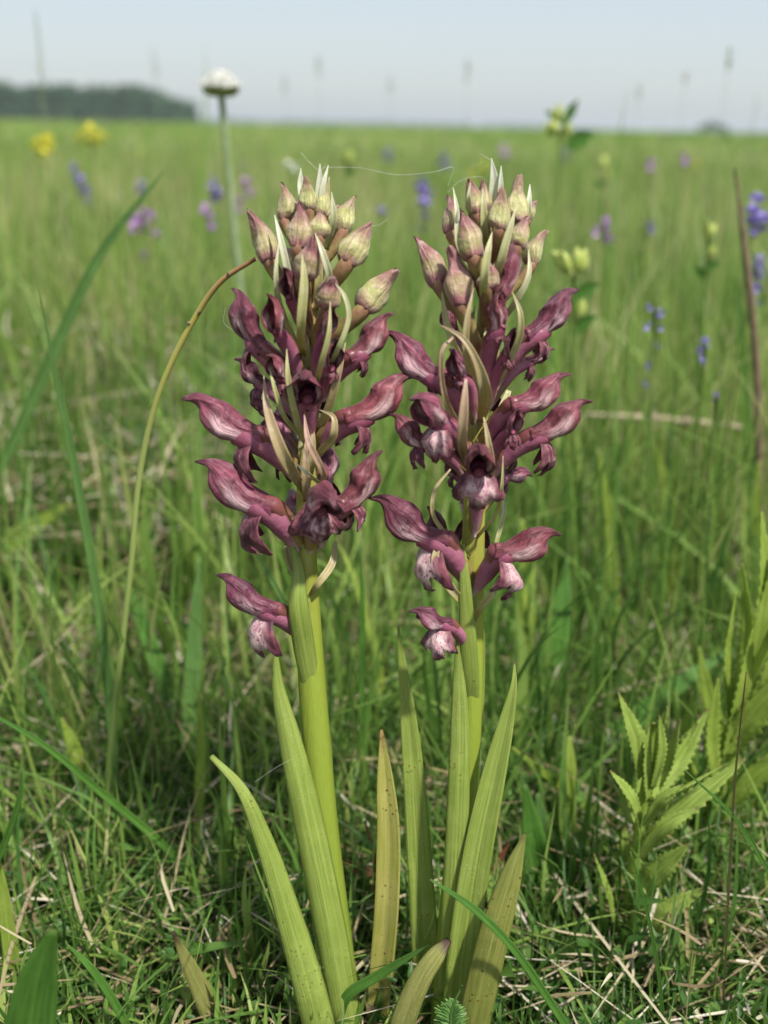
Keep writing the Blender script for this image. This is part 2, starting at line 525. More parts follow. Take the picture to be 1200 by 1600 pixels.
M['rattle'] = mat_plain('rattle_yellow_green', (0.44, 0.54, 0.11), (0.64, 0.69, 0.24))
M['violet'] = mat_plain('violet_petal', (0.22, 0.17, 0.50), (0.38, 0.30, 0.66))
M['lilac'] = mat_plain('lilac_petal', (0.42, 0.19, 0.52), (0.58, 0.34, 0.68))
M['panicle'] = mat_plain('grass_panicle', (0.22, 0.20, 0.13), (0.30, 0.30, 0.19))
M['panicle_green'] = mat_plain('green_panicle', (0.20, 0.29, 0.12), (0.30, 0.37, 0.18))
M['purple_stalk'] = mat_plain('purplish_stalk', (0.19, 0.13, 0.09), (0.26, 0.20, 0.12))
M['web'] = mat_plain('web_silk', (0.75, 0.75, 0.72), (0.85, 0.85, 0.83), 50, 0.35, 0.3, 0.6)
M['tree'] = mat_plain('far_tree_foliage', (0.03, 0.075, 0.028), (0.055, 0.12, 0.045), 0.35, 0.75, 0.15, 0.15)
M['bark'] = mat_plain('tree_bark', (0.06, 0.05, 0.04), (0.13, 0.11, 0.09), 3, 0.85, 0.0, 0.2)

# ------------------------------------------------------------------ ground
def build_ground():
    # polar sheet: fine near the camera, reaching past the horizon
    mb = MB()
    rad = np.concatenate([[0.0], np.geomspace(0.05, 6000, 90)])
    na = 72
    rows = []
    for r in rad:
        row = []
        for j in range(na):
            a = 2 * math.pi * j / na
            x, y = r * math.cos(a), r * math.sin(a)
            z = gz(x, y)
            row.append(mb.add((x, y, z)))
        rows.append(row)
    mb.grid(rows, True)
    o = mb.build('ground', M['ground'], origin=(0, 0, 0))
    tag(o, kind='structure')
def gz(x, y):
    r = math.hypot(x, y)
    f = min(1.0, r / 0.12) * (1.0 if r < 3 else max(0.0, 1 - (r - 3) / 30))
    return (noise.noise(Vector((x * 9, y * 9, 1.3))) * 0.006 + noise.noise(Vector((x * 31, y * 31, 4))) * 0.0025) * f
build_ground()

# ------------------------------------------------------------------ meadow grass (uncountable: stuff)
def grass_mesh(name, x, y, h, wd, seg, lean, bend, mat, tint, z0=None, fold=True, face_cam=0.35, flat=None, kind='stuff'):
    """ribbons rooted at x, y; lean and bend are multiples of the height"""
    n = len(x)
    if n == 0: return
    az = rng.uniform(0, 2 * np.pi, n)
    side = az + np.pi / 2 + rng.normal(0, 0.5, n)
    t = np.linspace(0, 1, seg + 1)[None, :]
    k = bend[:, None]
    arc = lean[:, None] * t + k * t ** 2
    drop = np.clip(1 - 0.35 * k * t - 0.25 * lean[:, None], 0.15, 1)
    zz = h[:, None] * t * drop
    if flat is not None:
        zz = zz * flat[:, None]
    rr = h[:, None] * arc
    cx = x[:, None] + rr * np.cos(az)[:, None]
    cy = y[:, None] + rr * np.sin(az)[:, None]
    sw = h[:, None] * 0.025 * np.sin(t * 5 + az[:, None] * 3)
    cx = cx + sw * np.cos(side)[:, None]
    cz = (z0 if z0 is not None else np.zeros(n))[:, None] + zz
    tw = side[:, None] + rng.normal(0, 0.7, n)[:, None] * t
    prof = np.where(t < 0.25, 0.65 + 1.4 * t, 1.0) * np.clip(1.0 - t ** 2.2, 0.0, 1) + 0.02
    hw = 0.5 * wd[:, None] * prof
    cols = 3 if fold else 2
    V = np.zeros((n, seg + 1, cols, 3), dtype=np.float32)
    for c, s in enumerate((-1, 0, 1) if fold else (-1, 1)):
        V[:, :, c, 0] = cx + s * hw * np.cos(tw)
        V[:, :, c, 1] = cy + s * hw * np.sin(tw)
        V[:, :, c, 2] = cz + (hw * 0.45 if (fold and s) else 0)
    nv = n * (seg + 1) * cols
    idx = np.arange(nv).reshape(n, seg + 1, cols)
    F = np.stack([idx[:, :-1, :-1], idx[:, :-1, 1:], idx[:, 1:, 1:], idx[:, 1:, :-1]], axis=-1).reshape(-1, 4)
    me = bpy.data.meshes.new(name)
    me.vertices.add(nv)
    me.vertices.foreach_set('co', V.reshape(-1))
    nf = len(F)
    me.loops.add(nf * 4)
    me.loops.foreach_set('vertex_index', F.reshape(-1).astype(np.int32))
    me.polygons.add(nf)
    me.polygons.foreach_set('loop_start', np.arange(0, nf * 4, 4, dtype=np.int32))
    me.polygons.foreach_set('use_smooth', np.ones(nf, dtype=bool))
    me.update()
    for nm, arr in (('u', np.broadcast_to(t[:, :, None], (n, seg + 1, cols))), ('tint', np.broadcast_to(tint[:, None, None], (n, seg + 1, cols)))):
        a = me.attributes.new(nm, 'FLOAT', 'POINT')
        a.data.foreach_set('value', np.ascontiguousarray(arr, dtype=np.float32).reshape(-1))
    me.materials.append(mat)
    o = bpy.data.objects.new(name, me)
    COL.objects.link(o)
    tag(o, kind=kind)
    return o

def scatter(n, y0, y1, slope=0.85, pad=0.14, power=1.0):
    """points in a wedge in front of the camera, even per area when power = 1"""
    q = rng.uniform(0, 1, n)
    y = np.sqrt(y0 ** 2 + (y1 ** 2 - y0 ** 2) * q ** power)
    x = rng.uniform(-1, 1, n) * (slope * y + pad)
    return x, y
def patch(x, y, s):
    return np.array([noise.noise(Vector((a * s, b * s, 7.7))) for a, b in zip(x, y)])
def gzs(x, y):
    return np.array([gz(a, b) for a, b in zip(x, y)])
def tints(n, x, y, s, mean=0.45, sd=0.2):
    return np.clip(mean + 0.42 * patch(x, y, s) + 0.2 * patch(x + 9, y, s * 0.31) + rng.normal(0, sd, n), 0, 1)

# near turf behind and around the orchids
def near_limit(x, y, h):
    """turf right round the orchids stays low so that it does not stand in front of them"""
    lim = np.where(y < 0.20, 0.026, np.where(y < 0.24, 0.045, 0.06 + (y - 0.24) * 0.75))
    return np.minimum(h, lim * rng.uniform(0.6, 1.1, len(h)))
n = 24700
x, y = scatter(n, 0.10, 1.15)
h = np.minimum(near_limit(x, y, rng.gamma(5, 0.020, n)), 0.18)
grass_mesh('grass', x, y, h, rng.uniform(0.0008, 0.0027, n), 7, rng.normal(0, 0.25, n), rng.gamma(1.6, 0.16, n), M['grass'], tints(n, x, y, 6, 0.5, 0.22), gzs(x, y))
n = 22100
x, y = scatter(n, 0.10, 1.0)
h = np.minimum(rng.gamma(4, 0.006, n), np.where(y < 0.22, 0.024, 0.07))
grass_mesh('grass', x, y, h, rng.uniform(0.0008, 0.0028, n), 4, rng.normal(0, 0.4, n), rng.gamma(2, 0.22, n), M['grass'], tints(n, x, y, 9, 0.3, 0.24), gzs(x, y))
n = 15600     # tiny leaves of the ground cover
x, y = scatter(n, 0.10, 0.9)
h = rng.uniform(0.004, 0.011, n)
grass_mesh('ground_cover', x, y, h, h * rng.uniform(0.25, 0.5, n), 4, rng.uniform(0.5, 1.2, n), rng.normal(0, 0.3, n), M['grass'], tints(n, x, y, 12, 0.33, 0.2), gzs(x, y) + rng.gamma(2, 0.004, n), flat=rng.uniform(0.1, 0.9, n))
n = 1950      # broader blades
x, y = scatter(n, 0.29, 1.6)
h = np.minimum(rng.gamma(6, 0.016, n), 0.04 + (y - 0.25) * 0.5)
grass_mesh('grass', x, y, h, rng.uniform(0.003, 0.0062, n), 9, rng.normal(0, 0.2, n), rng.gamma(2, 0.2, n), M['grass'], tints(n, x, y, 5, 0.48, 0.15), gzs(x, y))
n = 11700      # dense fine turf at the very front
x, y = scatter(n, 0.13, 0.36, 0.6, 0.08)
h = np.minimum(rng.gamma(4, 0.0065, n), np.where(y < 0.205, 0.022, 0.06))
grass_mesh('grass', x, y, h, rng.uniform(0.0006, 0.0018, n), 5, rng.normal(0, 0.5, n), rng.gamma(2, 0.2, n), M['grass'], tints(n, x, y, 11, 0.2, 0.26), gzs(x, y))
n = 9100
x, y = scatter(n, 0.13, 0.36, 0.6, 0.08)
h = rng.uniform(0.002, 0.0055, n)
grass_mesh('ground_cover', x, y, h, h * rng.uniform(0.3, 0.7, n), 3, rng.uniform(0.5, 1.2, n), rng.normal(0, 0.3, n), M['grass'], tints(n, x, y, 14, 0.1, 0.18), gzs(x, y) + rng.gamma(2, 0.003, n), flat=rng.uniform(0.1, 0.9, n))
n = 5460
x, y = scatter(n, 0.13, 0.40, 0.6, 0.08)
h = np.where(y < 0.19, 0.006, rng.gamma(3, 0.008, n))
grass_mesh('dead_straw', x, y, h, rng.uniform(0.0004, 0.0015, n), 6, rng.uniform(0.5, 1.2, n), rng.normal(0, 0.5, n), M['litter'], rng.uniform(0.1, 1, n), gzs(x, y) + rng.gamma(2, 0.004, n), flat=rng.uniform(-0.1, 0.6, n))
# dead straw and crumbled litter lying between the blades
n = 7800
x, y = scatter(n, 0.10, 1.3)
h = np.where(y < 0.2, 0.01, rng.gamma(3, 0.012, n))
grass_mesh('dead_straw', x, y, h, rng.uniform(0.0005, 0.0018, n), 6, rng.uniform(0.5, 1.2, n), rng.normal(0, 0.5, n), M['litter'], rng.uniform(0, 1, n), gzs(x, y) + rng.gamma(1.6, 0.004, n), flat=rng.uniform(-0.1, 0.5, n))
n = 11700
x, y = scatter(n, 0.10, 0.9)
h = rng.gamma(3, 0.0025, n)
grass_mesh('leaf_litter', x, y, h, rng.uniform(0.001, 0.004, n), 3, rng.uniform(0.6, 1.3, n), rng.normal(0, 0.5, n), M['litter'], rng.uniform(0, 0.9, n) ** 1.3, gzs(x, y) + rng.gamma(1.5, 0.002, n), flat=rng.uniform(-0.2, 0.8, n))
n = 3380      # dry stems and last year's straw standing in the grass
x, y = scatter(n, 0.34, 6.0, power=1.35)
h = np.minimum(rng.gamma(7, 0.021, n), np.minimum(0.19, 0.05 + (y - 0.3) * 0.3))
grass_mesh('dead_straw', x, y, h, rng.uniform(0.0007, 0.0022, n) * (0.6 + 0.3 * y), 6, rng.normal(0, 0.25, n), rng.gamma(1.5, 0.12, n), M['litter'], np.clip(rng.normal(0.55, 0.25, n), 0, 1), gzs(x, y))
n = 3380      # tan thatch in patches
x, y = scatter(n, 0.4, 2.5, power=1.2)
kp = patch(x, y, 3.1) > 0.02
x, y = x[kp], y[kp]; n = len(x)
h = rng.gamma(4, 0.014, n)
grass_mesh('dead_straw', x, y, h, rng.uniform(0.001, 0.003, n), 5, rng.uniform(0.2, 1.2, n), rng.normal(0.3, 0.4, n), M['litter'], rng.uniform(0.2, 1, n), gzs(x, y) + rng.uniform(0, 0.03, n), flat=rng.uniform(0, 0.8, n))
n = 1170
x = rng.uniform(-0.30, -0.07, n); y = rng.uniform(0.42, 0.85, n)
h = rng.gamma(4, 0.011, n)
grass_mesh('dead_straw', x, y, h, rng.uniform(0.001, 0.0028, n), 5, rng.uniform(0.4, 1.2, n), rng.normal(0.3, 0.4, n), M['litter'], rng.uniform(0.2, 1, n), gzs(x, y) + rng.uniform(0.01, 0.075, n), flat=rng.uniform(-0.2, 0.6, n))
# mid field
n = 44200
x, y = scatter(n, 0.9, 5.0)
h = np.minimum(rng.gamma(9, 0.0135, n), 0.19)
grass_mesh('grass', x, y, h, rng.uniform(0.0016, 0.0045, n), 5, rng.normal(0, 0.17, n), rng.gamma(1.6, 0.13, n), M['grass'], tints(n, x, y, 2.2, 0.56, 0.22), gzs(x, y), fold=False)
n = 31200
x, y = scatter(n, 4.5, 22, 0.9, 0.3)
h = np.minimum(rng.gamma(11, 0.0125, n), 0.21)
grass_mesh('grass', x, y, h, rng.uniform(0.006, 0.016, n), 3, rng.normal(0, 0.22, n), rng.gamma(2, 0.2, n), M['grass'], tints(n, x, y, 0.5, 0.58, 0.2), None, fold=False)
n = 33800
x, y = scatter(n, 20, 260, 0.9, 2, 1.6)
h = rng.gamma(14, 0.0105, n)
grass_mesh('grass', x, y, h, rng.uniform(0.05, 0.16, n), 2, rng.normal(0, 0.22, n), rng.gamma(2, 0.2, n), M['grass'], tints(n, x, y, 0.05, 0.6, 0.16), None, fold=False)

# ------------------------------------------------------------------ far wood and far trees
def crown(mb, c, rx, rz, n, size, rnd):
    for _ in range(n):
        d = Vector((rnd.gauss(0, 1), rnd.gauss(0, 1), rnd.gauss(0, 1))).normalized()
        r = rnd.uniform(0.55, 1.0)
        lump = 1 + 0.28 * noise.noise(d * 2.3 + Vector(c) * 0.11)
        p = Vector(c) + Vector((d.x * rx, d.y * rx, d.z * rz)) * r * lump
        a = Vector((rnd.gauss(0, 1), rnd.gauss(0, 1), rnd.gauss(0, 1))).normalized()
        b = a.cross(d + Vector((0.01, 0.02, 0))).normalized()
        s = size * rnd.uniform(0.5, 1.2)
        ids = [mb.add(p + a * s * q + b * s * e) for q, e in ((-1, -.3), (.2, -.8), (1, .1), (.1, .8))]
        mb.f.append(tuple(ids))
def build_forest():
    rnd = random.Random(5)
    mb = MB(); tr = MB()
    D = 430
    x0 = (-260 - 600) / FPX * D
    x1 = (284 - 600) / FPX * D
    n = 230
    for i in range(n):
        f = rnd.random()
        row = rnd.random()
        x = x0 + (x1 - x0) * f
        y = D + row * 45
        hgt = (12.2 + 4.0 * noise.noise(Vector((x * 0.05, 3, 0))) * 1.0 + rnd.uniform(-0.8, 0.8) + 3.2 * (1 - f)) * (0.86 if f > 0.93 else 1)
        r = rnd.uniform(2.3, 3.6)
        crown(mb, (x, y, hgt * 0.60), r, hgt * 0.43, 130, 1.0, rnd)
        crown(mb, (x, y - 1.5, hgt * 0.2), r * 1.25, hgt * 0.24, 70, 1.1, rnd)
        tube(tr, [(x, y, -0.3), (x + 0.2, y, hgt * 0.7)], [0.22, 0.1], 4, 6)
    o = mb.build('forest', M['tree'], origin=(x1, D, 0), smooth=False)
    tag(o, kind='stuff')
    o = tr.build('forest_trunks', M['bark'], origin=(x1, D, 0))
    tag(o, kind='stuff')
    # very low wood line along the rest of the horizon
    mb = MB()
    D = 2300
    for i in range(420):
        px = rnd.uniform(-150, 1330)
        if 930 < px < 1030 and rnd.random() < .7: continue
        x = (px - 600) / FPX * D
        s = 1.0 if px < 860 else 0.45
        crown(mb, (x, D + rnd.uniform(0, 60), 3.4 * s), 9, 4.2 * s, 9, 5.0 * s, rnd)
    o = mb.build('distant_woods', M['tree'], origin=(0, D, 0), smooth=False)
    tag(o, kind='stuff')
    # lone clump at right on the horizon
    D = 900
    x = (1066 - 600) / FPX * D
    root = empty('far_tree', (x, D, 0))
    tag(root, 'lone dark round-topped tree far off on the flat horizon', 'tree')
    mb = MB()
    for dx, r, hz in ((-7, 5, 2.6), (0, 7, 4.3), (8, 6, 2.9)):
        crown(mb, (x + dx, D, hz), r, hz * 0.95, 90, 2.0, rnd)
    mb.build('crown', M['tree'], root, smooth=False)
    mb = MB(); tube(mb, [(x, D, -0.3), (x, D, 5)], [0.4, 0.2], 4, 7); mb.build('trunk', M['bark'], root)
build_forest()

# ------------------------------------------------------------------ haze over the plain
def build_haze():
    k = bpy.data.materials.new('haze_air'); k.use_nodes = True
    t = k.node_tree; t.nodes.clear()
    o = t.nodes.new('ShaderNodeOutputMaterial'); v = t.nodes.new('ShaderNodeVolumePrincipled')
    v.inputs['Color'].default_value = (0.86, 0.93, 1.0, 1)
    v.inputs['Density'].default_value = 0.00032
    v.inputs['Anisotropy'].default_value = 0.2
    t.links.new(v.outputs[0], o.inputs['Volume'])
    mb = MB()
    a, z0, z1 = 6200, -1.2, 27
    p = [mb.add((x, y, z)) for z in (z0, z1) for x, y in ((-a, -a), (a, -a), (a, a), (-a, a))]
    mb.f += [(3, 2, 1, 0), (4, 5, 6, 7), (0, 1, 5, 4), (1, 2, 6, 5), (2, 3, 7, 6), (3, 0, 4, 7)]
    ob = mb.build('haze', k, origin=(0, 0, 0), smooth=False)
    tag(ob, kind='stuff')
build_haze()

# ------------------------------------------------------------------ orchids
RND = random.Random(21)
HC = [(-0.20, -0.07), (0.0, -0.02), (0.22, 0.05), (0.42, 0.17), (0.56, 0.34), (0.67, 0.50), (0.80, 0.585), (1.0, 0.60)]
HH = [0.15, 0.165, 0.20, 0.285, 0.29, 0.155, 0.070, 0.010]
HW = [0.13, 0.15, 0.185, 0.235, 0.225, 0.130, 0.062, 0.012]

def frame(Q, T):
    """axes of a flower whose throat is at Q and beak tip at T: X outward, Z up"""
    v = T - Q
    s = v.length / 1.166
    e1 = v.normalized()
    up = Vector((0, 0, 1))
    up = (up - e1 * up.dot(e1))
    if up.length < 0.15: up = Vector((0, 1, 0)) - e1 * e1.y
    up.normalize()
    a = math.atan2(0.60, 1.0)
    X = e1 * math.cos(a) - up * math.sin(a)
    Z = e1 * math.sin(a) + up * math.cos(a)
    Y = Z.cross(X)
    return X, Y, Z, s

def make_flower(root, T, Q, B, fat=1.0, open_=1.0, pale=0.3, lip=1.1, lip_w=1.0, lip_fwd=0.0, spur=1.0, turn=0.4):
    """one open orchid flower: hood, lip, spur and ovary below an empty"""
    X, Y, Z, s = frame(Q, T)
    fl = empty('flower', Q - parent_world(root), root)
    L = lambda x, y, z: Q + (X * x + Y * y + Z * z) * s
    sd = RND.random() * 50
    # hood
    mb = MB(); nu, nt = 30, 24
    C = catmull([(a, 0, b, h * (0.9 + 0.25 * (fat - 0.9)), w * (0.95 + 0.3 * (fat - 0.9))) for (a, b), h, w in zip(HC, HH, HW)], nu)
    rows = []
    jig = [RND.uniform(-0.05, 0.05) for _ in range(4)]
    for i in range(nu):
        u = i / (nu - 1)
        cx, _, cz, hh, hw = C[i]
        dx = C[min(nu-1, i+1)][0] - C[max(0, i-1)][0]; dz = C[min(nu-1, i+1)][2] - C[max(0, i-1)][2]
        l = math.hypot(dx, dz); tx, tz = dx / l, dz / l
        cz += jig[0] * math.sin(u * 3) + jig[1] * u * u
        cy = jig[2] * u * u + jig[3] * math.sin(u * 2.5)
        gap = lerp([0, 0.25, 0.55, 0.8, 1], [0.0, 0.10, 0.30, 0.22, 0.0], u) * open_
        th_m = math.pi * (1 - gap)
        row = []
        for j in range(nt + 1):
            q = 2 * j / nt - 1
            th = q * th_m
            keel = 1 + 0.10 * math.exp(-(th / 0.22) ** 2) * math.sin(u * math.pi)
            seam = 1 - 0.15 * math.exp(-((abs(th) - 1.25) / 0.22) ** 2) * math.sin(u * math.pi)
            flare = 1 + 0.22 * (abs(q) ** 8) * math.sin(u * math.pi) * open_
            rr = keel * seam
            a = math.cos(th) * hh * rr
            b = math.sin(th) * hw * rr * flare
            p = L(cx - tz * a, cy + b, cz + tx * a)
            nz = noise.noise_vector(Vector((u * 3.1 + sd, q * 2.2, sd)))
            nz2 = noise.noise_vector(Vector((u * 9 + sd, q * 7, sd * 2)))
            p = p + (X * nz.x + Y * nz.y + Z * nz.z) * (s * 0.055 * (0.3 + math.sin(u * math.pi))) + nz2 * (s * 0.022 * math.sin(u * math.pi))
            row.append(mb.add(p, u, q))
        rows.append(row)
    mb.grid(rows)
    mb.build('hood', M['hood'], fl, solid=0.00022)
    # lip
    if lip > 0:
        mb = MB(); nu, nt = 20, 24
        fx = lip_fwd
        cl = catmull([(0.10, 0, -0.10), (0.25 + fx * .5, 0, -0.22), (0.31 + fx, 0, -0.40 * (1 - 0.3 * fx)), (0.24 + fx, 0, -0.60 * (1 - 0.2 * fx)), (0.10 + fx * .9, 0, -0.74)], nu)
        rows = []
        cut = 0.5 + RND.uniform(-0.03, 0.05)
        tw = RND.uniform(-0.25, 0.25)
        for i in range(nu):
            row = []
            for j in range(nt + 1):
                q = 2 * j / nt - 1
                aq = abs(q)
                ln = lerp([0, 0.12, 0.30, 0.40, 0.52, 0.75, 0.92, 1.0], [1.0, 0.97, 0.82, cut + 0.04, cut + 0.08, 0.80, 0.70, 0.5], aq)
                ln += 0.05 * noise.noise(Vector((q * 7, sd, 1))) + 0.10 * noise.noise(Vector((q * 17, sd, 3)))
                t = i / (nu - 1) * ln
                k = t * (nu - 1); k0 = min(nu - 2, int(k)); fr = k - k0
                cx, _, cz = cl[k0] * (1 - fr) + cl[k0 + 1] * fr
                wid = lerp([0, 0.2, 0.5, 0.75, 1.0], [0.15, 0.24, 0.37, 0.40, 0.34], t) * lip_w
                yv = q * wid
                xb = cx - (0.26 * aq ** 1.7 * (0.4 + t)) + 0.05 * math.exp(-(q / 0.25) ** 2) * t
                zb = cz - 0.05 * aq * t
                nz = noise.noise_vector(Vector((t * 4 + sd, q * 3, sd + 9)))
                nf = noise.noise_vector(Vector((t * 5 + sd, q * 8, sd + 3)))
                xb += nz.x * 0.09 * t + tw * q * t * 0.3 + nf.x * 0.07 * t * t
                zb += nf.z * 0.04 * t * t
                zb += nz.z * 0.05 * t
                yv += nz.y * 0.06 * t
                ca, sa = math.cos(turn), math.sin(turn) * (1 if Y.y < 0 else -1) * min(1.0, abs(Y.y) * 1.2)
                x0 = xb - 0.1
                xb, yv = 0.1 + x0 * ca - yv * sa, x0 * sa + yv * ca
                row.append(mb.add(L(xb * lip, yv * lip, zb * lip), t, q, pale * 0.82))
            rows.append(row)
        mb.grid(rows)
        mb.build('lip', M['lip'], fl, solid=0.0002)
    # spur: pouch from the throat back towards the stem
    bl = Vector(((B - Q).dot(X), (B - Q).dot(Y), (B - Q).dot(Z))) / s
    if spur > 0:
        mb = MB()
        f = min(1.0, bl.length)
        tube(mb, [L(0.30, 0, -0.06), L(0.08, 0, -0.08), L(bl.x * 0.30, bl.y * 0.30, bl.z * 0.16 - 0.11), L(bl.x * 0.60, bl.y * 0.60, bl.z * 0.50 - 0.12), L(bl.x * 0.84, bl.y * .84, bl.z * 0.96 - 0.14)],
             [0.10 * s, 0.19 * s, 0.205 * s, 0.165 * s, 0.035 * s], 18, 14, wob=0.0004)
        mb.build('spur', M['spur'], fl)
    mb = MB()
    tube(mb, [B, L(bl.x * 0.78, bl.y * 0.78, bl.z * 0.76 + 0.02), L(bl.x * 0.45, bl.y * 0.45, bl.z * 0.40 + 0.05), L(-0.14, 0, -0.02), L(0.08, 0, -0.01)],
         [0.09 * s, 0.14 * s, 0.16 * s, 0.135 * s, 0.06 * s], 18, 14, ribs=6, rib_amp=0.10, twist=7.0)
    mb.build('ovary', M['ovary'], fl)
    return fl

def make_bud(root, T, B, half, A, pink=0.5, bend=0.30, open_=0.0):
    """closed bud: teardrop with a hooked tip on its ovary"""
    v = T - B
    ln = v.length
    e = v.normalized()
    side = e.cross(Vector((0, 1, 0.1))).normalized()
    fr = e.cross(side).normalized()
    outv = (B - A); outv = (outv - e * outv.dot(e))
    outv = outv.normalized() if outv.length > 1e-5 else side
    mb = MB(); nu, nt = 22, 18
    sd = RND.random() * 60
    prof_u = [0, 0.08, 0.22, 0.40, 0.58, 0.74, 0.88, 1.0]
    prof_r = [0.56, 0.78, 0.97, 0.98, 0.76, 0.50, 0.30, 0.10]
    rows = []
    for i in range(nu):
        u = i / (nu - 1)
        r = np.interp(u, prof_u, prof_r) * half
        c = B + v * u - outv * (math.sin(u * math.pi) * bend * ln * 0.25) + outv * (bend * ln * (0.5 * u ** 3))
        row = []
        for j in range(nt):
            th = 2 * math.pi * j / nt
            ridge = 1 + 0.08 * math.cos(3 * th + sd) * min(1, 2 * u) + 0.025 * math.cos(6 * th + sd)
            p = c + (side * math.cos(th) + fr * math.sin(th) * 0.92) * r * ridge
            p = p + noise.noise_vector(Vector((u * 3 + sd, math.cos(th) * 1.3, math.sin(th) * 1.3))) * half * 0.22
            row.append(mb.add(p, u, math.sin(th * 1.0 + sd), pink))
        rows.append(row)
    mb.grid(rows, True)
    mb.f.append(tuple(rows[0][::-1])); mb.f.append(tuple(rows[-1]))
    b = mb.build('bud', M['bud'], root, origin=B)
    mo = MB()
    mid = A + (B - A) * 0.5 + outv * half * 0.2
    tube(mo, [A, mid, B - e * half * 0.1, B + v * 0.10], [half * 0.30, half * 0.46, half * 0.56, half * 0.5], 12, 10, ribs=5, rib_amp=0.08, twist=5)
    mo.build('ovary', M['bud_ovary'], b)
    return b

def px_ribbon(root, name, mat, pts, wpx, nu=34, nv=8, solid=0.00015, **kw):
    """leaf or bract through picture points (px, py, mm towards the back)"""
    P = [sp(*p) for p in pts]
    W = [q * mpp(p) for q, p in zip(wpx, P)]
    mb = MB()
    ribbon(mb, P, W, nu, nv, **kw)
    return mb.build(name, mat, root, solid=solid)

def px_stem(root, pts, wpx, **kw):
    P = [sp(*p) for p in pts]
    mb = MB()
    C = tube(mb, P, [0.5 * q * mpp(p) for q, p in zip(wpx, P)], 60, 20, ribs=7, rib_amp=0.025, twist=2.0, **kw)
    mb.build('stem', M['stem'], root)
    return P

def orchid(label, base, stem, stem_w, flowers, buds, bracts):
    root = empty('orchid_plant', sp(*base))
    tag(root, label, 'orchid', 'two purple orchids in bloom')
    px_stem(root, stem, stem_w)
    for f in flowers:
        (tx, ty, td), (qx, qy, qd), (bx, by) = f[:3]
        kw = f[3] if len(f) > 3 else {}
        make_flower(root, sp(tx, ty, td), sp(qx, qy, qd), sp(bx, by, 0.25 * qd), **kw)
    for (tx, ty, td), (bx, by, bd), hw, (ax, ay), pink in buds:
        B = sp(bx, by, bd)
        make_bud(root, sp(tx, ty, td), B, 0.86 * hw * mpp(B), sp(ax, ay, bd * 0.2), pink)
    for pts, wpx, tint in bracts:
        e = pts[-1]
        pts = pts[:-1] + [(e[0], e[1], max(-2.2, min(2.2, e[2])))]
        px_ribbon(root, 'bract', M['bract'], pts[::-1], [q * 0.82 for q in wpx[::-1]], 26, 6, 0.00012, fold=0.45, tint=tint, wave=0.05, seed=pts[0][0])
    r_ = random.Random(int(base[0]))
    ax = catmull([(q[0], q[1], 0) for q in stem], 120)
    for k in range(26):
        yb = 350 + 440 * (k + r_.random()) / 26
        xb = float(np.interp(yb, ax[::-1, 1], ax[::-1, 0]))
        a = r_.uniform(-1.5, 1.5) if k % 4 else r_.uniform(2.2, 4.0)
        ln = r_.uniform(62, 105); out = r_.uniform(16, 34)
        sx, sz = math.sin(a), math.cos(a)
        pts = [(xb + sx * 8, yb, -2.2 * sz), (xb + sx * out * .8, yb - ln * .35, -2.5 * sz - sz * out * 0.11), (xb + sx * out, yb - ln * .7, -2.5 * sz - sz * out * 0.13), (xb + sx * out * r_.uniform(.6, 1.3), yb - ln, -2.5 * sz - sz * out * .1)]
        px_ribbon(root, 'bract', M['bract'], pts, [9, r_.uniform(12, 18), 9, 1], 20, 5, 0.00012, fold=0.5, tint=r_.uniform(0.35, 0.95), wave=0.05, seed=k)
    return root

# --- left plant
L_flowers = [
    ((285, 626, -4), (392, 676, -6), (474, 745), dict(fat=1.05)),
    ((303, 720, -5), (408, 785, -7), (472, 850), dict(fat=1.05)),
    ((338, 896, -3), (420, 948, -5), (474, 990), dict(fat=0.95, lip=1.4, pale=0.9, turn=0.9)),
    ((595, 702, -6), (540, 782, -9), (488, 850), dict(fat=1.0, lip=0.9)),
    ((520, 792, -24), (496, 778, -10), (484, 856), dict(fat=1.2, lip=1.1, lip_w=1.3, lip_fwd=0.10, pale=0.4)),
    ((472, 588, -22), (482, 612, -9), (484, 690), dict(fat=1.5, open_=1.5, lip=0.5)),
    ((652, 592, -6), (556, 648, -8), (492, 690), dict(fat=0.9, lip=0.9)),
    ((368, 448, -3), (404, 536, -6), (474, 620), dict(fat=0.95, lip=0.8)),
    ((418, 462, -15), (441, 522, -9), (476, 600), dict(fat=1.25, lip=0.4)),
    ((615, 490, -5), (556, 552, -8), (492, 620), dict(fat=1.1, lip=0.7)),
    ((366, 560, 6), (412, 598, 6), (476, 660), dict(fat=1.1, lip=1.2, lip_w=1.2)),
    ((524, 478, -15), (505, 520, -11), (488, 600), dict(fat=1.2, lip=0.5)),
    ((575, 765, 9), (538, 792, 6), (488, 860), dict(fat=1.1, lip=1.3)),
    ((418, 556, -17), (444, 590, -11), (478, 665), dict(fat=1.1, lip=0.8)),
    ((527, 532, -18), (514, 572, -11), (488, 645), dict(fat=1.1, lip=0.7)),
    ((395, 622, 2), (425, 650, 3), (476, 715), dict(fat=1.1, lip=1.2)),
    ((545, 640, 10), (520, 670, 7), (486, 730), dict(fat=1.1, lip=1.1)),
    ((440, 420, -15), (456, 465, -9), (484, 545), dict(fat=1.1, open_=0.7, lip=0)),
    ((470, 545, 24), (478, 590, 9), (484, 650), dict()),
    ((430, 640, 20), (455, 690, 9), (480, 740), dict()),
    ((520, 690, 22), (505, 740, 9), (482, 790), dict()),
    ((455, 770, 22), (468, 800, 9), (480, 850), dict()),
]
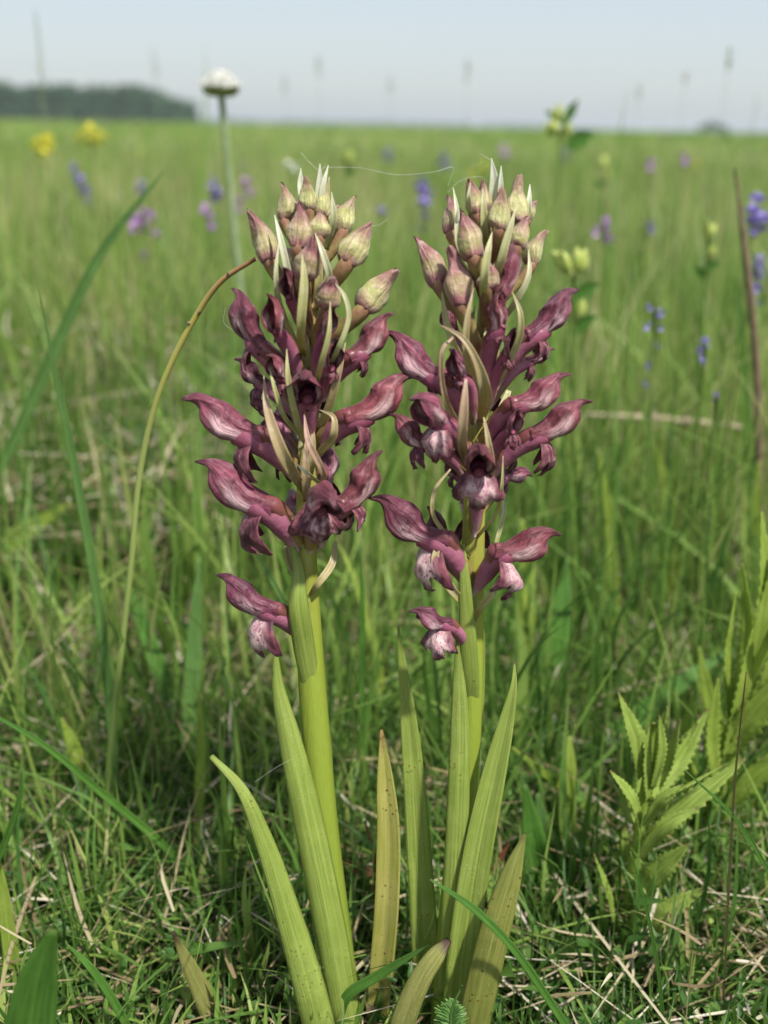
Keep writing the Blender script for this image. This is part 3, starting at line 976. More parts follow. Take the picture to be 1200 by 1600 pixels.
L_buds = [
    ((396, 330, -3), (421, 408, -5), 23, (474, 490), 0.65),
    ((449, 286, 1), (444, 345, 0), 17, (484, 420), 0.45),
    ((478, 276, -3), (482, 328, -3), 17, (488, 380), 0.35),
    ((507, 290, 0), (502, 338, -2), 19, (490, 390), 0.2),
    ((547, 308, 2), (536, 362, 0), 20, (492, 430), 0.15),
    ((577, 350, -5), (541, 412, -7), 27, (492, 480), 0.5),
    ((616, 422, -4), (566, 484, -6), 27, (492, 550), 0.5),
    ((472, 318, -9), (464, 388, -10), 22, (484, 460), 0.75),
    ((494, 370, -15), (472, 434, -13), 25, (486, 510), 0.85),
    ((518, 430, -14), (512, 480, -11), 24, (488, 540), 0.9),
    ((500, 330, -8), (498, 372, -9), 20, (488, 440), 0.4),
    ((525, 318, 8), (520, 360, 6), 18, (492, 420), 0.3),
    ((462, 310, 9), (465, 360, 7), 18, (486, 420), 0.5),
    ((500, 350, 14), (498, 410, 9), 22, (488, 470), 0.6),
    ((448, 380, 12), (460, 440, 8), 22, (486, 500), 0.6),
]
L_bracts = [
    ([(470, 263, 1), (470, 290, 1), (480, 345, -1)], [1, 13, 12], 0.0),
    ([(500, 256, -2), (499, 290, -2), (494, 345, -2)], [1, 13, 12], 0.0),
    ([(513, 258, -1), (505, 290, -2), (499, 335, -2)], [1, 10, 9], 0.0),
    ([(429, 336, -8), (440, 380, -10), (458, 460, -8), (478, 520, -4)], [1, 12, 13, 8], 0.12),
    ([(436, 378, -12), (431, 430, -13), (438, 480, -9), (470, 550, -4)], [1, 9, 12, 8], 0.3),
    ([(472, 398, -17), (475, 440, -18), (470, 510, -16), (474, 560, -8)], [1, 15, 17, 9], 0.5),
    ([(492, 364, -14), (506, 400, -16), (515, 440, -14), (498, 500, -5)], [1, 12, 13, 8], 0.25),
    ([(518, 300, -6), (521, 340, -6), (510, 390, -5)], [1, 13, 10], 0.3),
    ([(524, 443, -16), (538, 462, -18), (545, 495, -18), (528, 545, -17), (500, 590, -9)], [1, 7, 9, 9, 8], 0.35),
    ([(516, 470, -18), (514, 520, -19), (500, 575, -16), (490, 620, -6)], [1, 9, 11, 8], 0.5),
    ([(412, 586, -10), (418, 640, -13), (442, 710, -13), (476, 768, -6)], [1, 15, 24, 14], 0.8),
    ([(421, 575, -14), (430, 610, -15), (444, 650, -12), (478, 690, -4)], [1, 8, 9, 6], 0.5),
    ([(475, 644, -13), (482, 690, -16), (505, 740, -14), (494, 780, -5)], [1, 12, 12, 8], 0.95),
    ([(498, 640, -12), (521, 652, -14), (521, 680, -14), (494, 712, -6)], [1, 9, 15, 9], 0.7),
    ([(540, 535, -10), (530, 580, -11), (512, 640, -8), (490, 680, -3)], [1, 11, 15, 8], 0.75),
    ([(448, 545, -16), (450, 590, -17), (462, 650, -13), (480, 700, -5)], [1, 10, 12, 8], 0.5),
    ([(460, 722, -12), (478, 738, -13), (498, 754, -10)], [1, 7, 6], 0.25),
    ([(524, 846, 0), (519, 880, -3), (497, 912, -5), (484, 930, -3)], [6, 14, 13, 6], 0.7),
    ([(448, 852, 3), (456, 880, 2), (470, 915, 0)], [10, 18, 10], 0.7),
]
lp = orchid('purple orchid with an outcurved bare-tipped lower leaf and pale green buds at its top', (548, 1640, 0),
            [(552, 1660, 0), (532, 1500, 0), (507, 1300, 0), (491, 1120, 0), (482, 980, 0), (478, 860, 0), (480, 740, 0), (484, 600, 0), (488, 470, 0), (490, 380, 0), (492, 310, 0)],
            [44, 44, 44, 44, 40, 33, 32, 28, 22, 15, 6], L_flowers, L_buds, L_bracts)
def leafs(root, rows):
    for name, mat, pts, wpx, kw in rows:
        px_ribbon(root, name, M[mat], pts, wpx, 44, 10, 0.0003, **kw)
leafs(lp, [
    ('leaf', 'leaf', [(556, 1670, -3), (535, 1560, -5), (512, 1430, -6), (478, 1265, -6), (452, 1150, -5), (434, 1070, -4), (430, 1002, -3)], [58, 60, 60, 56, 42, 22, 2], dict(sheath=1.15, fold=0.05)),
    ('leaf', 'leaf', [(510, 1670, -6), (487, 1560, -8), (448, 1420, -9), (412, 1310, -9), (376, 1230, -9), (330, 1181, -7)], [58, 56, 45, 32, 19, 8], dict(sheath=0.9, fold=0.1, twist=0.5)),
    ('leaf', 'leaf', [(508, 1270, 3), (508, 1190, 5), (504, 1110, 5), (500, 1050, 4)], [24, 26, 16, 2], dict(sheath=0.9, fold=0.1)),
    ('bract', 'leaf', [(496, 1160, 2.5), (489, 1090, -1.5), (475, 1010, -5), (466, 940, -7), (466, 890, -5), (452, 838, -3)], [14, 30, 40, 36, 20, 3], dict(sheath=1.1, fold=0.15, wave=0.05)),
    ('leaf', 'leaf_yellow', [(585, 1680, 4), (592, 1560, 2), (604, 1420, 0), (607, 1300, 0), (602, 1220, 0), (596, 1140, 1)], [34, 36, 38, 36, 26, 4], dict(sheath=0.3, fold=0.6)),
])

# --- right plant
R_flowers = [
    ((600, 520, -4), (684, 585, -7), (744, 660), dict(fat=1.05, lip=0.5)),
    ((608, 646, -9), (664, 688, -9), (740, 745), dict(fat=1.35, lip=1.1)),
    ((640, 622, -20), (692, 656, -11), (744, 730), dict(fat=1.2, lip=1.1, lip_fwd=0.1, pale=0.8)),
    ((756, 712, -25), (748, 724, -12), (742, 830), dict(fat=1.15, lip=1.12, lip_w=1.25, lip_fwd=0.15, pale=0.85)),
    ((575, 785, -5), (682, 838, -7), (737, 912), dict(fat=0.95, lip=1.25, pale=0.8, turn=0.8)),
    ((874, 836, -5), (786, 860, -9), (740, 920), dict(fat=1.1, lip=1.15, lip_fwd=0.2, pale=1.0, turn=0.9)),
    ((640, 955, -12), (694, 972, -9), (738, 1015), dict(fat=1.35, lip=1.5, lip_fwd=0.1, pale=1.0, turn=0.9)),
    ((924, 626, -4), (842, 676, -6), (754, 740), dict(fat=1.05)),
    ((893, 585, -8), (812, 628, -10), (750, 690), dict(fat=1.05, lip=0.5)),
    ((907, 455, -4), (835, 518, -6), (762, 600), dict(fat=0.95, lip=0.8)),
    ((785, 448, -15), (770, 520, -12), (756, 610), dict(fat=1.2, open_=1.5, lip=0.5)),
    ((866, 545, 8), (826, 562, 7), (756, 640), dict(fat=1.2, lip=1.2)),
    ((838, 690, 4), (800, 700, 2), (750, 775), dict(fat=1.2, lip=1.5)),
    ((830, 745, 12), (792, 740, 8), (745, 810), dict(fat=1.2, lip=1.3)),
    ((808, 370, -8), (786, 448, -10), (762, 530), dict(fat=0.95, open_=0.6, lip=0)),
    ((702, 548, -15), (724, 586, -10), (750, 660), dict(fat=1.1, lip=0.7)),
    ((806, 512, -15), (790, 556, -10), (758, 635), dict(fat=1.1, lip=0.7)),
    ((690, 470, 3), (712, 520, 3), (754, 600), dict(fat=1.0, open_=0.7, lip=0.5)),
    ((815, 640, -14), (795, 672, -9), (754, 740), dict(fat=1.1, lip=1.0)),
    ((692, 720, 8), (712, 742, 7), (745, 800), dict(fat=1.1, lip=1.2)),
    ((755, 545, 24), (755, 590, 9), (754, 650), dict()),
    ((700, 640, 20), (725, 690, 9), (748, 740), dict()),
    ((735, 770, 22), (738, 800, 9), (744, 850), dict()),
    ((670, 790, 12), (700, 850, 8), (740, 900), dict(lip=1.1)),
]
R_buds = [
    ((657, 370, -1), (686, 446, -4), 23, (754, 530), 0.85),
    ((706, 388, -10), (720, 478, -11), 26, (756, 560), 0.95),
    ((708, 308, 0), (706, 365, -2), 21, (762, 440), 0.75),
    ((722, 334, -11), (740, 404, -12), 26, (760, 480), 0.7),
    ((736, 282, -4), (744, 336, -5), 19, (766, 390), 0.6),
    ((756, 284, -2), (756, 330, -4), 15, (766, 390), 0.5),
    ((783, 296, -7), (779, 360, -8), 21, (766, 420), 0.45),
    ((803, 278, -4), (815, 348, -6), 20, (766, 430), 0.4),
    ((846, 360, 2), (830, 415, 0), 18, (764, 490), 0.4),
    ((834, 312, 5), (826, 345, 4), 11, (766, 400), 0.5),
    ((820, 340, -8), (808, 388, -9), 21, (764, 460), 0.55),
    ((770, 300, 10), (768, 350, 8), 20, (767, 410), 0.5),
    ((740, 350, 12), (746, 400, 9), 20, (764, 460), 0.6),
    ((790, 380, 13), (782, 430, 9), 22, (764, 490), 0.6),
    ((765, 410, -13), (760, 450, -12), 20, (760, 520), 0.8),
]
R_bracts = [
    ([(768, 247, -3), (772, 285, -3), (766, 340, -4)], [1, 17, 15], 0.0),
    ([(783, 259, -4), (782, 295, -4), (778, 340, -4)], [1, 11, 10], 0.0),
    ([(828, 288, -4), (826, 320, -5), (818, 365, -4)], [1, 11, 10], 0.0),
    ([(708, 293, -3), (714, 330, -5), (716, 385, -6), (752, 440, -3)], [1, 9, 8, 8], 0.25),
    ([(735, 285, -9), (732, 310, -9), (738, 350, -8)], [1, 8, 8], 0.3),
    ([(769, 362, -15), (762, 395, -17), (756, 440, -16), (758, 490, -7)], [1, 13, 16, 9], 0.45),
    ([(806, 325, -12), (796, 360, -13), (782, 410, -12), (768, 460, -5)], [1, 12, 16, 9], 0.4),
    ([(826, 390, -8), (826, 430, -10), (810, 465, -9), (770, 520, -4)], [1, 10, 12, 8], 0.3),
    ([(800, 455, -14), (813, 490, -16), (812, 525, -15), (790, 575, -10), (762, 620, -4)], [1, 10, 13, 12, 8], 0.6),
    ([(686, 507, -18), (722, 528, -20), (745, 565, -20), (757, 610, -17), (752, 660, -6)], [1, 10, 15, 26, 12], 0.75),
    ([(708, 527, -17), (692, 545, -18), (690, 590, -16), (702, 640, -12), (742, 700, -4)], [4, 8, 9, 13, 9], 0.85),
    ([(728, 592, -20), (725, 640, -21), (722, 690, -18), (738, 740, -6)], [5, 17, 18, 10], 0.85),
    ([(756, 652, -16), (763, 690, -17), (768, 730, -15), (748, 770, -5)], [3, 11, 13, 8], 0.7),
    ([(690, 450, -5), (697, 500, -8), (712, 545, -7), (748, 600, -3)], [1, 12, 13, 8], 0.5),
    ([(740, 450, -17), (730, 500, -18), (728, 550, -16), (752, 610, -5)], [1, 11, 14, 8], 0.7),
    ([(786, 712, -14), (784, 760, -14), (776, 800, -9), (745, 840, -3)], [1, 6, 8, 6], 0.5),
    ([(786, 765, 3), (787, 800, 3), (775, 850, 2)], [1, 8, 8], 0.15),
    ([(704, 733, -9), (680, 765, -10), (677, 805, -9), (735, 870, -3)], [3, 7, 8, 8], 0.7),
    ([(795, 610, -3), (780, 655, -5), (768, 690, -4), (752, 730, -2)], [10, 22, 20, 10], 0.5),
    ([(690, 840, -8), (680, 875, -9), (705, 920, -7), (738, 955, -3)], [4, 16, 18, 10], 0.65),
    ([(780, 900, -6), (768, 930, -7), (750, 950, -5), (740, 970, -3)], [6, 12, 14, 8], 0.6),
]
rp = orchid('purple orchid with wide-spreading flowers, pink buds and a straight upright leaf clasping its stem', (690, 1640, 0),
            [(690, 1670, 0), (700, 1520, 0), (715, 1350, 0), (732, 1150, 0), (738, 1000, 0), (739, 880, 0), (743, 740, 0), (751, 600, 0), (759, 470, 0), (765, 380, 0), (769, 310, 0)],
            [42, 44, 42, 40, 36, 36, 33, 28, 22, 15, 6], R_flowers, R_buds, R_bracts)
leafs(rp, [
    ('leaf', 'leaf', [(675, 1680, 5), (668, 1540, 3), (658, 1380, 2), (648, 1230, 2), (638, 1120, 2), (622, 978, 2)], [44, 44, 42, 36, 26, 3], dict(sheath=0.5, fold=0.35)),
    ('leaf', 'leaf', [(700, 1560, -4), (708, 1430, -6), (714, 1300, -7), (718, 1180, -7), (718, 1090, -6), (714, 998, -5)], [40, 42, 40, 36, 26, 3], dict(sheath=0.9, fold=0.2)),
    ('leaf', 'leaf', [(712, 1600, -6), (726, 1470, -8), (747, 1330, -8), (772, 1210, -7), (792, 1125, -6), (803, 1070, -5), (804, 1038, -3)], [46, 48, 46, 38, 24, 10, 2], dict(sheath=0.4, fold=0.5)),
    ('leaf', 'leaf_old', [(722, 1690, -12), (748, 1560, -14), (772, 1460, -14), (798, 1370, -13), (820, 1303, -11)], [50, 56, 52, 36, 4], dict(sheath=0.8, fold=0.15)),
    ('leaf', 'leaf_dry', [(612, 1690, -16), (632, 1590, -18), (660, 1525, -18), (684, 1490, -17), (702, 1468, -15)], [44, 44, 38, 30, 10], dict(sheath=1.0, fold=0.2)),
    ('bract', 'leaf', [(736, 1190, 2.5), (736, 1110, -1.5), (734, 1040, -5), (729, 960, -6), (726, 900, -6), (724, 850, -4)], [12, 28, 32, 26, 18, 3], dict(sheath=1.0, fold=0.2)),
    ('leaf', 'leaf', [(742, 1180, 3), (748, 1090, 4), (752, 1010, 4), (753, 945, 3)], [16, 18, 12, 2], dict(sheath=0.7, fold=0.2)),
])

# ------------------------------------------------------------------ other plants
def blade(name, label, cat, mat, pts, wpx, y_base=None, dy=0.0, group=None, nu=30, **kw):
    """one blade; pts run base to tip in the picture; rooted where its base meets the ground"""
    g = ground(*pts[0])
    y0 = y_base if y_base is not None else g.y
    n = len(pts)
    P = [at(px, py, y0 + dy * i / (n - 1)) for i, (px, py) in enumerate(pts)]
    if P[0].z > 0.004:
        P.insert(0, Vector((P[0].x + (P[0].x - P[1].x) * 0.3, P[0].y, -0.004))); wpx = [wpx[0] * 0.9] + list(wpx)
    W = [q * mpp(p) for q, p in zip(wpx, P)]
    mb = MB()
    ribbon(mb, P, W, nu, 4, **kw)
    o = mb.build(name, M[mat], origin=P[0], solid=0.0001)
    tag(o, label, cat, group)
    return o
GB = 'grass blades around the orchids'
blade('grass_leaf', 'long bluish blade leaning in from the edge with its tip below the white flower head', 'grass blade', 'blue', [(-190, 1010), (-60, 830), (20, 690), (90, 535), (160, 392), (266, 255)], [14, 17, 18, 18, 14, 1], None, 0.02, GB, fold=0.5)
blade('grass_leaf', 'narrow bluish upright blade crossing the leaning long blade', 'grass blade', 'blue', [(180, 1300), (172, 1100), (150, 920), (128, 790), (98, 640), (58, 440)], [13, 15, 15, 14, 11, 1], None, 0.01, GB, fold=0.5)
blade('grass_leaf', 'dark green thin blade slanting across the turf from the edge below the curved stem', 'grass blade', 'green', [(330, 1400), (255, 1320), (160, 1240), (70, 1165), (-40, 1100)], [10, 12, 11, 9, 3], None, -0.02, GB, fold=0.5)
blade('grass_leaf', 'bright green thin blade crossing in front of the brown-tipped leaf of the right orchid', 'grass blade', 'green', [(930, 1680), (868, 1578), (800, 1480), (738, 1418), (672, 1374)], [11, 12, 12, 11, 3], 0.178, 0.0, GB, fold=0.5)
blade('grass_leaf', 'short pale green blade lying between the yellowing leaf and the right orchid', 'grass blade', 'green', [(540, 1560), (590, 1525), (630, 1500), (672, 1475)], [16, 15, 10, 1], 0.19, -0.004, GB, fold=0.3)
blade('grass_leaf', 'pale flat blade lying almost level left of the left orchid', 'grass blade', 'green', [(440, 1390), (340, 1365), (260, 1340), (170, 1315)], [20, 17, 13, 2], 0.25, 0.0, GB, fold=0.2)
blade('grass_leaf', 'dark green needle-thin blade rising behind the lowest left orchid flower', 'grass blade', 'blue', [(470, 1010), (440, 935), (412, 885), (388, 842)], [8, 9, 7, 1], 0.262, 0.0, GB, fold=0.5)
blade('grass_leaf', 'thin straight dark blade standing just right of the left orchid stem', 'grass blade', 'green', [(566, 1300), (566, 1120), (566, 960), (563, 845)], [9, 9, 8, 1], None, 0.01, GB, fold=0.5)
blade('grass_leaf', 'yellow-green blade curving up behind the gap between the two orchids', 'grass blade', 'lime', [(600, 1160), (590, 1040), (560, 920), (530, 850)], [14, 14, 11, 2], None, 0.02, GB, fold=0.4)
blade('grass_leaf', 'yellowish thin blade slanting down right of the right orchid', 'grass blade', 'lime', [(950, 1290), (890, 1240), (840, 1200), (800, 1168)], [13, 13, 11, 4], None, -0.02, GB, fold=0.3)
blade('grass_leaf', 'broad folded green blade standing left of the left orchid stem', 'grass blade', 'green', [(285, 1165), (262, 1080), (232, 1000), (196, 900)], [24, 28, 24, 3], None, 0.02, GB, fold=0.4)
blade('grass_leaf', 'dark broad blade standing upright beside the folded one left of the orchids', 'grass blade', 'blue', [(292, 1230), (298, 1110), (304, 990), (312, 870)], [24, 26, 22, 3], None, 0.02, GB, fold=0.4)
blade('grass_leaf', 'narrow light green blade in the short turf left of the outcurved leaf', 'grass blade', 'lime', [(308, 1345), (312, 1240), (314, 1150), (310, 1080)], [14, 15, 12, 3], None, 0.01, GB, fold=0.4)
blade('grass_leaf', 'wide soft green blade upright behind the right orchid', 'grass blade', 'green', [(868, 1150), (866, 1060), (876, 960), (888, 870)], [40, 42, 34, 4], None, 0.03, GB, fold=0.3)
blade('grass_leaf', 'wide pale blade standing behind the right orchid leaf tip', 'grass blade', 'lime', [(810, 1110), (822, 1000), (822, 900), (815, 810)], [24, 26, 22, 3], None, 0.02, GB, fold=0.3)
blade('grass_leaf', 'long dark blade slanting across behind the serrated plant', 'grass blade', 'green', [(860, 1230), (960, 1150), (1060, 1070), (1150, 1010)], [30, 34, 26, 4], None, 0.02, GB, fold=0.25)
blade('grass_leaf', 'fine green stalk leaning left in front of the serrated plant', 'grass blade', 'green', [(1040, 1680), (1030, 1530), (1010, 1420), (985, 1330)], [5, 6, 5, 2], 0.188, 0.0, GB, fold=0.4)
blade('grass_leaf', 'hair-thin brownish stalk upright in front of the serrated plant', 'grass blade', 'brownish', [(1130, 1560), (1140, 1360), (1150, 1200), (1166, 1050)], [3, 4, 3, 1.5], 0.20, 0.0, GB, fold=0.4)
blade('grass_leaf', 'thin arching blade from the serrated plant down to the edge', 'grass blade', 'green', [(1260, 1470), (1200, 1360), (1150, 1280), (1072, 1205)], [6, 7, 6, 2], 0.20, 0.0, GB, fold=0.4)
blade('grass_leaf', 'flat green blade rising between the lower leaves of both orchids', 'grass blade', 'green', [(560, 1570), (600, 1440), (640, 1370)], [20, 18, 4], 0.235, 0.01, GB, fold=0.3)
blade('grass_leaf', 'straight green blade lying in the turf below the dark slanting one', 'grass blade', 'green', [(215, 1640), (175, 1560), (140, 1510), (105, 1476)], [10, 13, 11, 3], 0.185, 0.0, GB, fold=0.3)
blade('grass_leaf', 'olive curved blade at the edge below the lying straw', 'grass blade', 'green', [(-20, 1400), (10, 1310), (30, 1250), (34, 1200)], [9, 10, 8, 2], 0.20, 0.0, GB, fold=0.3)
blade('grass_leaf', 'upright green blade standing at the edge beside the blurred leaf tip', 'grass blade', 'lime', [(25, 1560), (12, 1450), (2, 1380), (-8, 1330)], [24, 22, 16, 4], 0.205, 0.0, GB, fold=0.3)
blade('grass_leaf', 'tall thin green blade on the edge right of the faded violet spike', 'grass blade', 'green', [(1178, 900), (1172, 700), (1160, 540), (1148, 420)], [13, 13, 10, 2], None, 0.03, GB, fold=0.4)
blade('broad_leaf', 'large out-of-focus green leaf tip close to the lens in the bottom corner', 'leaf', 'green', [(40, 1720), (48, 1600), (62, 1520), (84, 1452)], [86, 78, 58, 12], 0.150, -0.003, None, fold=0.3)
blade('broad_leaf', 'withering leaf with a black-brown tip standing alone left of the left orchid', 'leaf', 'leaf_dry', [(352, 1640), (325, 1570), (296, 1510), (270, 1455)], [36, 36, 24, 5], 0.195, 0.0, None, fold=0.3, sheath=0.6)
blade('broad_leaf', 'broad smooth green leaf upright right of the brown-tipped orchid leaf', 'leaf', 'green', [(868, 1570), (856, 1460), (838, 1340), (820, 1225)], [48, 58, 48, 6], 0.235, 0.01, None, fold=0.25)
blade('broad_leaf', 'narrower green leaf tucked behind the broad smooth leaf', 'leaf', 'blue', [(874, 1540), (866, 1440), (852, 1330), (840, 1240)], [44, 48, 40, 6], 0.245, 0.01, None, fold=0.25)
blade('broad_leaf', 'pale blurred leaf reaching in from the edge below the long bluish blade', 'leaf', 'lime', [(-120, 960), (-40, 890), (30, 838), (110, 785)], [44, 46, 34, 4], None, 0.0, None, fold=0.3)
blade('broad_leaf', 'fuzzy grey-green leaf standing behind the broad smooth leaf', 'leaf', 'lime', [(885, 1350), (886, 1270), (888, 1200), (890, 1150)], [24, 28, 24, 5], None, 0.01, None, fold=0.3)
blade('broad_leaf', 'yellow pale leaf lying slanted in the turf below the curved stem', 'leaf', 'lime', [(150, 1270), (130, 1210), (112, 1160), (96, 1122)], [22, 26, 20, 4], None, 0.0, None, fold=0.2)
def straw(label, pts, y, wpx, mat='straw', name='dry_straw', cat='straw', dys=None):
    P = [at(px, py, y + (dys[i] if dys else 0)) for i, (px, py) in enumerate(pts)]
    mb = MB()
    r = [0.5 * q * mpp(p) for q, p in zip(wpx, P)]
    tube(mb, P, r, 26, 8)
    o = mb.build(name, M[mat], origin=P[0])
    tag(o, label, cat)
straw('long pale straw lying level in the meadow right of the right orchid', [(915, 648), (1000, 652), (1090, 660), (1190, 672)], 0.52, [8, 11, 11, 7])
straw('bent grey straw forking on the turf under the left edge of the outcurved leaf', [(96, 1640), (170, 1540), (215, 1480), (245, 1445)], 0.222, [5, 6, 7, 5])
straw('short grey straw standing in the turf beside the forking straw', [(182, 1560), (195, 1500), (205, 1455)], 0.228, [8, 9, 7])
straw('brown twig lying along the bottom edge left of the left orchid', [(60, 1560), (180, 1556), (270, 1568), (350, 1600)], 0.205, [3, 4, 4, 3], 'purple_stalk')
straw('thin straw slanting in from the edge above the dark green blade tip', [(-30, 1150), (40, 1235), (90, 1310)], 0.30, [7, 8, 6])
straw('pale straw fork lying on the soil under the right orchid', [(740, 1555), (800, 1585), (880, 1630)], 0.205, [6, 6, 5])
straw('straw stuck upright under the green blade of the right orchid', [(780, 1640), (815, 1580), (850, 1520)], 0.208, [4, 4, 3])
straw('tan straw lying across the turf left of the yellowing leaf', [(240, 1262), (330, 1272), (420, 1280)], 0.30, [6, 7, 5])
straw('broken pale straw lying in the turf under the serrated plant', [(1040, 1440), (1110, 1405), (1200, 1400)], 0.26, [7, 8, 8])
blade('withered_leaf', 'rust-red dry leaf twisted upright left of the yellowing leaf', 'dead leaf', 'rust', [(584, 1470), (588, 1400), (586, 1340), (570, 1282)], [8, 10, 8, 4], 0.235, 0.0, None, fold=0.3, twist=1.0)
blade('withered_leaf', 'curled brown dead leaf lying level behind the yellowing leaf', 'dead leaf', 'rust', [(600, 1362), (570, 1362), (548, 1352), (530, 1345)], [10, 14, 12, 4], 0.24, 0.0, None, fold=0.5)
blade('withered_leaf', 'red-brown sliver slanting behind the brown-tipped orchid leaf', 'dead leaf', 'rust', [(740, 1420), (765, 1375), (785, 1335), (796, 1318)], [12, 12, 8, 2], 0.235, 0.0, None, fold=0.5)
blade('withered_leaf', 'orange-tipped dry blade arching at the left edge of the turf', 'dead leaf', 'straw', [(10, 960), (28, 940), (60, 928), (110, 930)], [9, 10, 10, 5], None, 0.0, None, fold=0.3)

# curved seed stem behind the left orchid
P = [at(*q) for q in ((158, 1340, .262), (178, 1120, .262), (203, 900, .262), (220, 730, .262), (250, 610, .261), (300, 505, .26), (345, 440, .258), (400, 404, .256))]
mb = MB(); tube(mb, P, [0.0011, 0.0010, 0.0009, 0.00085, 0.0008, 0.00078, 0.0007, 0.0005], 50, 8)
root = empty('curved_stem', P[0])
tag(root, 'thin yellow stem arching over with a brown tip touching the left orchid', 'plant stem')
k = NT('arching_stem'); u = k.attr('u')
M['arch'] = k.surface(k.ramp(u, [(0, (0.17, 0.26, 0.06)), (0.55, (0.33, 0.40, 0.12)), (0.82, (0.46, 0.40, 0.09)), (0.91, (0.38, 0.23, 0.09)), (1.0, (0.27, 0.12, 0.06))]), 0.5, 0.35, 0.1)
mb.build('stem', M['arch'], root)
for fr in (0.71, 0.745, 0.89):
    i = int(fr * 7); a = P[i].lerp(P[i + 1], fr * 7 - i)
    mb = MB(); tube(mb, [a, a + Vector((-0.001 * math.cos(fr * 90), -0.0006, 0.0007)), a + Vector((-0.0017 * math.cos(fr * 90), -0.001, 0.001))], [0.0004, 0.0005, 0.0001], 6, 6)
    mb.build('seed_scale', M['purple_stalk'], root)

# serrated-leaved plants at the right
def serrated(label, stem, sw, leaves, y, mat='serr'):
    P = [at(px, py, y + d) for px, py, d in stem]
    root = empty('serrated_plant', P[0]); tag(root, label, 'herb')
    mb = MB(); tube(mb, P, [0.5 * q * mpp(p) for q, p in zip(sw, P)], 24, 8, ribs=4, rib_amp=0.1); mb.build('stem', M['lime'], root)
    for pts, wpx, fc in leaves:
        Q = [at(px, py, y + d) for px, py, d in pts]
        mb = MB()
        ribbon(mb, Q, [q * mpp(p) for q, p in zip(wpx, Q)], 60, 6, fold=0.35, face=fc, teeth=15, tooth=0.45, wave=0.05, seed=pts[0][0])
        mb.build('leaf', M[mat], root, solid=0.00018)
F0 = (0.2, -0.8, 0.8)
serrated('small upright plant with toothed yellow-green leaves in crisscross pairs right of the orchids',
    [(950, 1640, 0), (968, 1520, 0), (985, 1400, 0), (1000, 1290, 0), (1012, 1200, 0), (1022, 1130, 0)], [26, 24, 20, 16, 12, 6],
    [([(1002, 1215, -.002), (990, 1150, -.004), (966, 1082, -.003)], [16, 24, 3], F0),
     ([(1002, 1305, -.003), (988, 1250, -.006), (953, 1204, -.006)], [18, 26, 3], (1, -0.6, 0.4)),
     ([(962, 1470, -.004), (950, 1400, -.008), (928, 1334, -.008)], [16, 22, 3], (1, -0.5, 0.4)),
     ([(1018, 1245, 0), (1060, 1190, .004), (1108, 1106, .008)], [18, 30, 3], F0),
     ([(1012, 1275, -.004), (1060, 1235, -.008), (1135, 1193, -.008)], [18, 18, 3], (-0.2, -0.3, -1)),
     ([(1010, 1315, -.002), (1070, 1262, -.004), (1165, 1185, -.002)], [20, 32, 4], (-0.4, -1, 0.9)),
     ([(990, 1395, -.004), (1030, 1360, -.008), (1078, 1318, -.01)], [26, 36, 3], (-0.3, -1, 0.9)),
     ([(962, 1475, -.006), (1030, 1430, -.012), (1104, 1386, -.014)], [22, 34, 4], (-0.3, -0.8, 0.9)),
     ([(1010, 1250, 0), (1022, 1180, 0), (1042, 1104, 0)], [16, 24, 3], (-1, -0.8, 0.2)),
     ([(1012, 1250, -.002), (1010, 1190, -.003), (1014, 1130, -.003)], [14, 22, 3], (0.8, -0.8, 0.2)),
     ([(1016, 1250, .002), (1044, 1190, .002), (1062, 1124, .002)], [14, 20, 3], (-1, -0.8, 0.4)),
     ([(975, 1440, .004), (972, 1360, .008), (976, 1290, .010)], [24, 34, 5], F0),
     ([(952, 1600, -.004), (985, 1500, -.004), (1000, 1420, -.002)], [40, 50, 8], (-0.4, -1, 0.5)),
     ([(1006, 1290, -.004), (1034, 1250, -.008), (1068, 1226, -.008)], [14, 20, 3], F0),
     ([(1004, 1300, .002), (978, 1260, .004), (972, 1200, .006)], [14, 20, 3], F0),
     ([(1020, 1230, -.002), (1034, 1170, -.004), (1030, 1118, -.004)], [10, 16, 3], F0),
     ([(1022, 1230, .003), (1060, 1170, .006), (1090, 1130, .006)], [12, 18, 3], F0),
     ([(996, 1340, -.002), (1040, 1290, -.006), (1092, 1262, -.006)], [16, 24, 3], F0),
     ([(972, 1450, .004), (1000, 1390, .006), (1052, 1330, .008)], [18, 26, 3], F0),
     ([(1000, 1240, .004), (1008, 1180, .008), (985, 1110, .010)], [16, 24, 3], F0)], 0.232)
